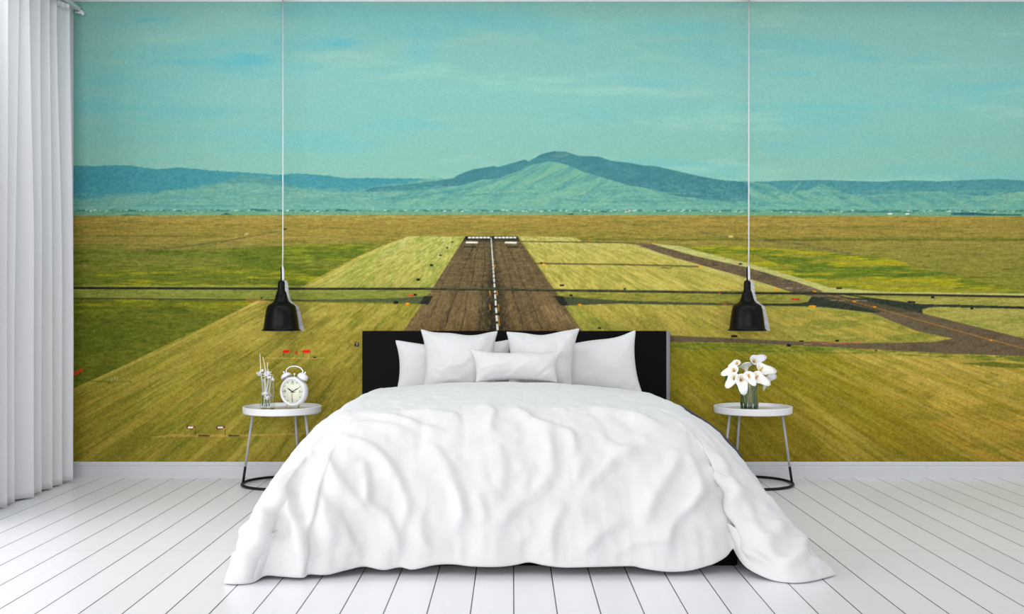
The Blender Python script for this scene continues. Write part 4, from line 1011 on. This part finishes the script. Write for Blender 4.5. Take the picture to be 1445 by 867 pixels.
glass_vase('glass_vase', VRC.x, VRC.y, .052, .158, 'clear glass cylinder vase on the right side table, holding the calla lilies', .04)
VL = at(376, 574, 5.95); VLC = Vector((VL.x, VL.y+.02, TOPZ))
glass_vase('glass_vase', VLC.x, VLC.y, .041, .170, 'slim clear glass vase beside the alarm clock, holding white twigs', 0)
def calla(px_, py_, d, face, size, foot, label, grey=False, roll=0, droop=.35):
    """one lily: throat at the pixel-sized place in the bunch, mouth facing the given direction, stem down to the vase floor"""
    P = at(px_, py_, d); f = Vector(face).normalized()
    t = thing('calla_lily', label, 'flower', P, 0, 'calla lilies in the right vase')
    z = f; x = Vector((0, 0, 1)).cross(z)
    if x.length < .1: x = Vector((1, 0, 0))
    x.normalize(); y = z.cross(x)
    R = Matrix((x, y, z)).transposed().to_4x4() @ Matrix.Rotation(roll, 4, 'Z')
    rows = []
    nA = 32
    for i in range(13):
        v = i/12; row = []
        for j in range(nA):
            a = 2*math.pi*j/nA
            tip = max(0, math.cos(a+math.pi/2))**9                      # the pointed lip at the lower side
            r = size*(.11+.18*v+.72*v**3)*(1+1.25*tip*v**3)
            h = size*(1.45*v-1.45-.25*v**4*(1-tip)-.32*tip*v**3*droop*2)
            r *= 1-.20*max(0, math.sin(a))*v**2
            row.append((r*math.cos(a), r*math.sin(a), h))
        rows.append(row)
    A = np.array(rows); M3 = np.array(R.to_3x3()); A = A @ M3.T
    sp_ = grid_mesh('spathe', A, m_petal2 if grey else m_petal, t, close_u=True)
    md = sp_.modifiers.new('thick', 'SOLIDIFY'); md.thickness = .0012; md.offset = 0
    bm = bmesh.new(); tube(bm, [R @ Vector((0, 0, -1.15*size)), R @ Vector((0, 0, -.5*size)), R @ Vector((.02*size, .06*size, .02*size))], [.0035, .0045, .0028], 10)
    tag(mesh_obj('spadix', bm, m_spadix, t), 'yellow finger-shaped spadix')
    base = R @ Vector((0, 0, -1.42*size)); ft = Vector(foot)-P
    k1 = base-f*size*.9+Vector((0, 0, -.03)); k2 = Vector((ft.x*1.0+(base.x-ft.x)*.25, ft.y+(base.y-ft.y)*.25, ft.z+.12))
    pts = []
    for q in np.linspace(0, 1, 16):
        pts.append((1-q)**3*base+3*(1-q)**2*q*k1+3*(1-q)*q*q*k2+q**3*ft)
    bm = bmesh.new(); tube(bm, pts, .0040, 10); mesh_obj('stem', bm, m_stem, t)
    return t
def foot(dx, dy): return (VRC.x+dx, VRC.y+dy, TOPZ+.0085)
calla(1034.5, 520, 5.90, (-.35, -.75, .60), .034, foot(-.030, .012), 'white calla lily facing left at the upper left of the bunch', roll=-1.0)
calla(1035.5, 532, 5.86, (-.30, -.85, .40), .034, foot(-.034, -.008), 'white calla lily at the lower left edge of the bunch', roll=-.55)
calla(1047.3, 535.5, 5.83, (-.05, -.95, .15), .039, foot(-.018, -.026), 'largest white calla lily drooping open at the front of the bunch', roll=.12)
calla(1057.4, 528.5, 5.845, (.05, -.75, .62), .034, foot(.004, -.03), 'white calla lily opening forward in the middle of the front row', roll=.25)
calla(1070.0, 531, 5.87, (.25, -.85, .40), .038, foot(.020, -.022), 'white calla lily at the right of the front row, facing forward', roll=.95)
calla(1051, 514.5, 5.97, (-.15, .30, .95), .040, foot(-.008, .030), 'white calla lily seen from behind, standing tall near the middle', roll=2.6)
calla(1066, 507.5, 6.00, (.10, -.80, .50), .034, foot(.012, .034), 'topmost calla lily, pale grey-white, above the rest of the bunch', grey=True, roll=1.9)
calla(1077, 518.5, 5.95, (.35, -.65, .62), .043, foot(.034, .012), 'white calla lily leaning to the upper right of the bunch', roll=1.35)
calla(1084, 530, 6.00, (.45, -.62, .35), .036, foot(.036, -.006), 'pale calla lily reaching furthest right, below the upper right one', grey=True, roll=1.55)
calla(1039.5, 510.5, 6.01, (-.25, -.6, .8), .026, foot(-.022, .030), 'small white calla lily at the upper left, behind its larger neighbours', roll=-.8)
calla(1082, 540, 6.03, (.5, -.5, -.2), .024, foot(.026, .026), 'small grey-white calla bloom hanging down at the right side of the bunch', grey=True)
def leaf(px_, py_, d, tipv, wid, foot_, label):
    P = at(px_, py_, d); t = thing('calla_leaf', label, 'leaf', P, 0, 'leaves in the right vase')
    tp = Vector(tipv); ft = Vector(foot_)-P; side_ = tp.cross(Vector((0, -1, 0.3))).normalized()
    rows = []
    for i in range(13):
        q = i/12; c = tp*q+Vector((0, 0, .02*math.sin(q*3.1)-.02*q*q)); w = wid*math.sin(math.pi*min(1, q*.93+.05))**.8
        rows.append([tuple(c+side_*w*s+Vector((0, -.35, .25))*w*abs(s)) for s in np.linspace(-1, 1, 9)])
    o = grid_mesh('blade', np.array(rows), m_leaf, t); md = o.modifiers.new('thick', 'SOLIDIFY'); md.thickness = .001; md.offset = 0
    bm = bmesh.new(); tube(bm, [ft, ft*.5+Vector((0, 0, .02)), (0, 0, 0)], .0025, 8); mesh_obj('stalk', bm, m_stem, t)
leaf(1041, 529, 5.975, (-.072, .01, -.014), .022, foot(-.038, .02), 'dark green leaf at the left of the calla bunch')
leaf(1060, 533, 5.92, (.03, -.01, -.03), .014, foot(.0, .012), 'small dark green leaf in the middle of the calla bunch, under the front flowers')
# bleached twigs with small white blossoms
def twig(pts, bl, label):
    P = at(*pts[0]); P.z = max(P.z, TOPZ+.009)
    t = thing('white_twig', label, 'dried flower', P, 0, 'white twigs in the left vase')
    C = catmull([tuple(at(*p)-P) if k else (0, 0, 0) for k, p in enumerate(pts)], 26)
    n = len(C); cut = 5
    bm = bmesh.new(); tube(bm, C[:cut+1], [.0030]*(cut+1), 8); tag(mesh_obj('lower_stem', bm, m_stem, t), 'green lower end of the stem')
    bm = bmesh.new(); tube(bm, C[cut:], list(np.linspace(.0030, .0012, n-cut)), 8); mesh_obj('stem', bm, m_twig, t)
    r3 = random.Random(len(label))
    for (bx_, by_, bd, s_) in bl:
        s_ *= 1.12; c = at(bx_, by_, bd)-P; bm = bmesh.new()
        for k in range(10):
            a = k*2.4+r3.random(); dirv = Vector((math.cos(a), math.sin(a)*.7-.4, math.sin(a*1.3)*.9)).normalized()
            sd = dirv.cross(Vector((.2, .3, .9))).normalized(); q = []
            for u1 in (0, .35, .7, 1):
                wv = s_*.36*math.sin(math.pi*(u1*.85+.1)); q.append([c+dirv*s_*u1+sd*wv*v1-dirv.cross(sd)*(s_*.25*u1*u1+abs(v1)*s_*.1) for v1 in (-1, 0, 1)])
            vv = [[bm.verts.new(p) for p in row] for row in q]
            for i in range(3):
                for j in range(2): bm.faces.new((vv[i][j], vv[i][j+1], vv[i+1][j+1], vv[i+1][j]))
        sph(bm, c, s_*.2, u=8, v=6)
        ob = mesh_obj('blossom', bm, m_twig, t); md = ob.modifiers.new('thick', 'SOLIDIFY'); md.thickness = .0008; md.offset = 0
        # a hair of stem joining the blossom to its twig
        k = int(np.argmin(np.linalg.norm(C-np.array(c), axis=1)))
        if np.linalg.norm(C[k]-np.array(c)) > .003:
            bm = bmesh.new(); tube(bm, [C[k], tuple(c)], .0011, 6); mesh_obj('side_twig', bm, m_twig, t)
twig([(370.5, 573, 5.97), (371, 552, 5.97), (368.5, 530, 5.97), (367.5, 514, 5.97), (366.8, 499.5, 5.97)], [(366.5, 527.5, 5.96, .017), (369.5, 524, 5.95, .012)], 'white twig with the tallest tip, leftmost in the slim vase')
twig([(373.5, 574, 5.95), (374.5, 555, 5.95), (374, 536, 5.95), (374, 520, 5.95), (370.8, 504, 5.96)], [(375.5, 530, 5.94, .018), (373.5, 556, 5.93, .017), (371, 538, 5.95, .012)], 'white twig second from the left in the slim vase, its tip bent left')
twig([(376.5, 574, 5.94), (375.5, 556, 5.94), (378.5, 538, 5.94), (377.4, 522, 5.94), (377.8, 511.5, 5.94)], [(378.5, 527, 5.93, .019), (380, 533.5, 5.93, .013), (377, 562, 5.92, .013)], 'white twig with the fullest blossom in the middle of the slim vase')
twig([(380, 573, 5.96), (378, 560, 5.96), (380.5, 546, 5.96), (384, 535, 5.96), (385.6, 528.5, 5.96)], [(383.5, 536.5, 5.95, .015), (381, 559, 5.95, .013)], 'shortest white twig, leaning to the right rim of the slim vase')
# ------------------------------------------------------------------ pendant lamps
m_shade = mat('satin_black_metal', (7, 7, 8), rough=.36, spec=.18)
m_inner = mat('lamp_inside_white', (222, 222, 220), rough=.6)
m_cord = mat('pale_grey_cord', (206, 206, 212), rough=.6)
m_bulb = mat('frosted_bulb', (240, 238, 230), rough=.25)
def pendant(pxc, label):
    d = 6.125; u = d/FPX
    c = at(pxc, 467, d)
    t = thing('pendant_lamp', label, 'pendant lamp', c, 0, 'black pendant lamps')
    prof = [(28.0, 0), (27.6, .6), (25.6, 2.0), (24.6, 4.5), (24.0, 9), (22.6, 20), (21.2, 29), (19.6, 34.6), (17.2, 37.0), (13.6, 38.8), (10.6, 41.6), (8.7, 46), (7.6, 51), (6.9, 53.0)]
    out = [(r*u, z*u) for r, z in prof]; lining = [((r-.7)*u, z*u) for r, z in prof[::-1]]
    bm = bmesh.new(); lathe(bm, out, 64); sharpen(mesh_obj('shade', bm, m_shade, t), 60)
    sh = COL.objects[-1] if False else t.children[0]
    bm = bmesh.new(); lathe(bm, lining, 64)
    rim = [((28.0)*u, 0), ((27.3)*u, 0)]; lathe(bm, rim, 64)
    tag(mesh_obj('shade_lining', bm, m_inner, sh), 'white inside of the shade')
    bm = bmesh.new(); lathe(bm, [(0, 52*u), (6.6*u, 52*u), (7.0*u, 53.2*u), (7.0*u, 54.2*u), (5.9*u, 55.2*u), (5.0*u, 58*u), (4.8*u, 67*u), (4.3*u, 69.4*u), (2.6*u, 70.8*u), (1.4*u, 71.2*u), (0, 71.2*u)], 40)
    bmesh.ops.recalc_face_normals(bm, faces=bm.faces[:]); sharpen(mesh_obj('socket_cap', bm, m_shade, t), 45)
    bm = bmesh.new(); tube(bm, [(-.1*u, 0, 70.5*u), (-.2*u, 0, 88*u), (.7*u, 0, 90.6*u)], .95*u, 10); mesh_obj('stem', bm, m_shade, t)
    bm = bmesh.new(); tube(bm, [(2.2*u, 0, 70.2*u), (2.6*u, 0, 74*u), (2.4*u, 0, 86*u), (1.6*u, 0, 91.5*u)], [1.4*u, 1.7*u, 1.7*u, 1.3*u], 12)  # pale rod added beside the stem as its offset ghost
    tag(mesh_obj('stem_ghost', bm, m_cord, t), 'added pale grey rod, offset ghost of the black stem')
    top = ZC-c.z
    bm = bmesh.new(); tube(bm, [(1.8*u, 0, 90*u), (2.2*u, 0, 110*u), (2.4*u, 0, top-.02)], .0036, 10)
    tag(mesh_obj('cord', bm, m_cord, t), 'thin pale cord rising to the ceiling')
    bm = bmesh.new(); lathe(bm, [(0, top-.022), (.006, top-.022), (.03, top-.02), (.05, top-.012), (.052, top), (0, top)], 32, 2.4*u, 0); bmesh.ops.recalc_face_normals(bm, faces=bm.faces[:])
    mesh_obj('ceiling_rose', bm, m_shade, t)
    bm = bmesh.new(); sph(bm, (0, 0, 26*u), .030, (1, 1, 1.15), 20, 14); tube(bm, [(0, 0, 33*u), (0, 0, 53*u)], .013, 12); mesh_obj('bulb', bm, m_bulb, t)
    return t
pendant(397.0, 'black bell-shaped pendant lamp hanging over the left side table')
pendant(1054.4, 'black bell-shaped pendant lamp hanging over the right side table')

# ------------------------------------------------------------------ curtain
m_curtain = bpy.data.materials.new('white_voile'); m_curtain.use_nodes = True
nt = m_curtain.node_tree; N = nt.nodes; L = nt.links; b = N['Principled BSDF']
b.inputs['Base Color'].default_value = (*lin((236, 236, 240)), 1); b.inputs['Roughness'].default_value = .9; b.inputs['Specular IOR Level'].default_value = .1
tl = N.new('ShaderNodeBsdfTranslucent'); tl.inputs[0].default_value = (*lin((230, 230, 234)), 1)
mxs = N.new('ShaderNodeMixShader'); mxs.inputs[0].default_value = .3; L.new(b.outputs[0], mxs.inputs[1]); L.new(tl.outputs[0], mxs.inputs[2]); L.new(mxs.outputs[0], N['Material Output'].inputs['Surface'])
tcn = N.new('ShaderNodeTexCoord'); wv = N.new('ShaderNodeTexNoise'); mpn = N.new('ShaderNodeMapping'); mpn.inputs['Scale'].default_value = (60, 60, 900); L.new(tcn.outputs['Object'], mpn.inputs[0]); L.new(mpn.outputs[0], wv.inputs['Vector']); wv.inputs['Scale'].default_value = 1; wv.inputs['Detail'].default_value = 3
bpn = N.new('ShaderNodeBump'); bpn.inputs['Strength'].default_value = .25; bpn.inputs['Distance'].default_value = .002; L.new(wv.outputs['Fac'], bpn.inputs['Height']); L.new(bpn.outputs['Normal'], b.inputs['Normal'])
RAILZ = at(84, 2, 6.0).z
curtain = thing('curtain', 'floor-length white pleated curtain hanging along the left wall', 'curtain', (-2.54, -.8, 0))
# crests of the pleats, as distance along the wall at floor level and at the rail
crest = [-.075, -.20, -.31, -.43, -.585, -.69, -.87, -.963, -1.08, -1.20, -1.30]
rr = random.Random(4)
def fold_row(f):
    """outline of the cloth in plan at height fraction f (0 floor, 1 rail)"""
    pts = []
    for k, y in enumerate(crest):
        yt = -.085-(k+.15)*.118+.02*math.sin(k*2.3)                 # at the rail the pleats are tighter and even
        yy = y*(1-sstep(.35, 1, f))+yt*sstep(.35, 1, f) if k < 9 else y
        nxt = crest[k+1] if k+1 < len(crest) else y-.16
        nt_ = -.085-(k+1.15)*.118+.02*math.sin((k+1)*2.3)
        ny_ = nxt*(1-sstep(.35, 1, f))+nt_*sstep(.35, 1, f) if k+1 < 9 else nxt
        amp = (.030+.010*math.sin(k*1.7))*(1-.45*sstep(.5, 1, f))
        gap = yy-ny_
        if k == 0: amp *= .3
        xo = -.030*(k < 1)
        pts.append((xo-2.536+amp*.9+.004*math.sin(k*3), yy)); pts.append((xo-2.540+amp*.45, yy-gap*.14)); pts.append((xo-2.552-amp*.15, yy-gap*.5)); pts.append((xo-2.556-amp*.55, yy-gap*.84)); pts.append((xo-2.548-amp*.15, yy-gap*.95))
    return pts
rows = []
nz = 70
for i in range(nz):
    f = i/(nz-1); z = .012+(RAILZ-.03-.012)*f
    p = fold_row(f); C = catmull([(-2.592, -.052)]+[(-2.583, -.058)]+p, 620)
    wob = .004*np.array([noise.noise(Vector((y*7, z*1.2, 3))) for y in C[:, 1]])
    rows.append(np.stack([C[:, 0]+wob, C[:, 1], np.full(len(C), z)+.004*np.sin(C[:, 1]*20)*(1-f)], 1))
A = np.array(rows)-np.array([-2.54, -.8, 0])
cl = grid_mesh('cloth', A, m_curtain, curtain)
md = cl.modifiers.new('thick', 'SOLIDIFY'); md.thickness = .0016; md.offset = 0
# gathered heading tape on top
hd_ = []
for i in range(8):
    f = i/7; z = RAILZ-.032+.03*f
    C = catmull([(-2.592, -.052)]+[(-2.583, -.058)]+fold_row(1.0), 620)
    hd_.append(np.stack([-2.535+(C[:, 0]+2.535)*(.75+.15*math.sin(f*3))+.003*np.sin(C[:, 1]*180), C[:, 1], np.full(len(C), z)], 1))
hdg = grid_mesh('heading', np.array(hd_)-np.array([-2.54, -.8, 0]), m_curtain, curtain)
md = hdg.modifiers.new('thick', 'SOLIDIFY'); md.thickness = .003; md.offset = 0
m_rail = mat('white_plastic', (220, 220, 224), rough=.35)
m_chrome = mat('brushed_steel', (150, 152, 156), rough=.3, metal=.9)
rail = thing('curtain_rail', 'white curtain rail with an end bracket above the curtain', 'curtain rail', (-2.53, -.8, RAILZ+.014))
bm = bmesh.new(); bx(bm, -.014, .014, -.58, .752, -.010, .010, .003)
sharpen(mesh_obj('track', bm, m_rail, rail), 30)
bm = bmesh.new()
bx(bm, -.020, -.001, .752, .774, -.022, .010, .005); bx(bm, -.006, .022, .754, .772, -.026, -.004, .005); bx(bm, .014, .030, .755, .771, -.034, -.012, .004)
sharpen(mesh_obj('end_bracket', bm, m_rail, rail), 30)
bm = bmesh.new(); lathe(bm, [(0, 0), (.011, 0), (.011, .004), (.008, .006), (.004, .004), (0, .004)], 24, mtx=Matrix.Translation((-.006, .752, -.006)) @ Matrix.Rotation(math.radians(90), 4, 'X'))
tag(mesh_obj('end_screw', bm, m_chrome, rail), 'round steel screw on the rail end')
bm = bmesh.new(); bx(bm, -.070, -.010, .700, .724, -.004, .010, .003); sharpen(mesh_obj('wall_bracket', bm, m_rail, rail), 30)
# ------------------------------------------------------------------ light and camera
wd = bpy.data.worlds.new('daylight'); scn.world = wd; wd.use_nodes = True
wd.node_tree.nodes['Background'].inputs[0].default_value = (.985, .98, 1, 1)
wd.node_tree.nodes['Background'].inputs[1].default_value = .57
def area(name, loc, rot, sx, sy, power, col=(1, 1, 1)):
    l = bpy.data.lights.new(name, 'AREA'); l.shape = 'RECTANGLE'; l.size = sx; l.size_y = sy; l.energy = power; l.color = col
    o = bpy.data.objects.new(name, l); COL.objects.link(o); o.location = loc; o.rotation_euler = rot
    return o
# daylight through the tall window in the left wall
area('window_daylight', (XL-.25, (WY0+WY1)/2, (WZ0+WZ1)/2), (0, -math.pi/2, 0), WZ1-WZ0, WY1-WY0, 88, (1, .99, .98))
# unseen fill light added behind the viewer to lift bed, mural and curtain
area('added_front_fill', (-1.2, -12.5, 2.0), (math.radians(90), 0, 0), 9, 4, 560)
# unseen fill light added under the ceiling, brightens far floor, mural and pillows
area('added_back_fill', (.5, -1.3, ZC-.03), (0, 0, 0), 6.4, .5, 35)
cam = bpy.data.cameras.new('camera'); co = bpy.data.objects.new('camera', cam); COL.objects.link(co)
cam.sensor_fit = 'HORIZONTAL'; cam.sensor_width = 36; cam.lens = 36*FPX/1445
co.location = (0, CAM_Y, CAM_Z); co.rotation_euler = (math.pi/2, 0, 0)
cam.clip_start = .05; cam.clip_end = 60
scn.camera = co
scn.cycles.use_denoising = True
scn.cycles.max_bounces = 8; scn.cycles.diffuse_bounces = 4; scn.cycles.transparent_max_bounces = 8
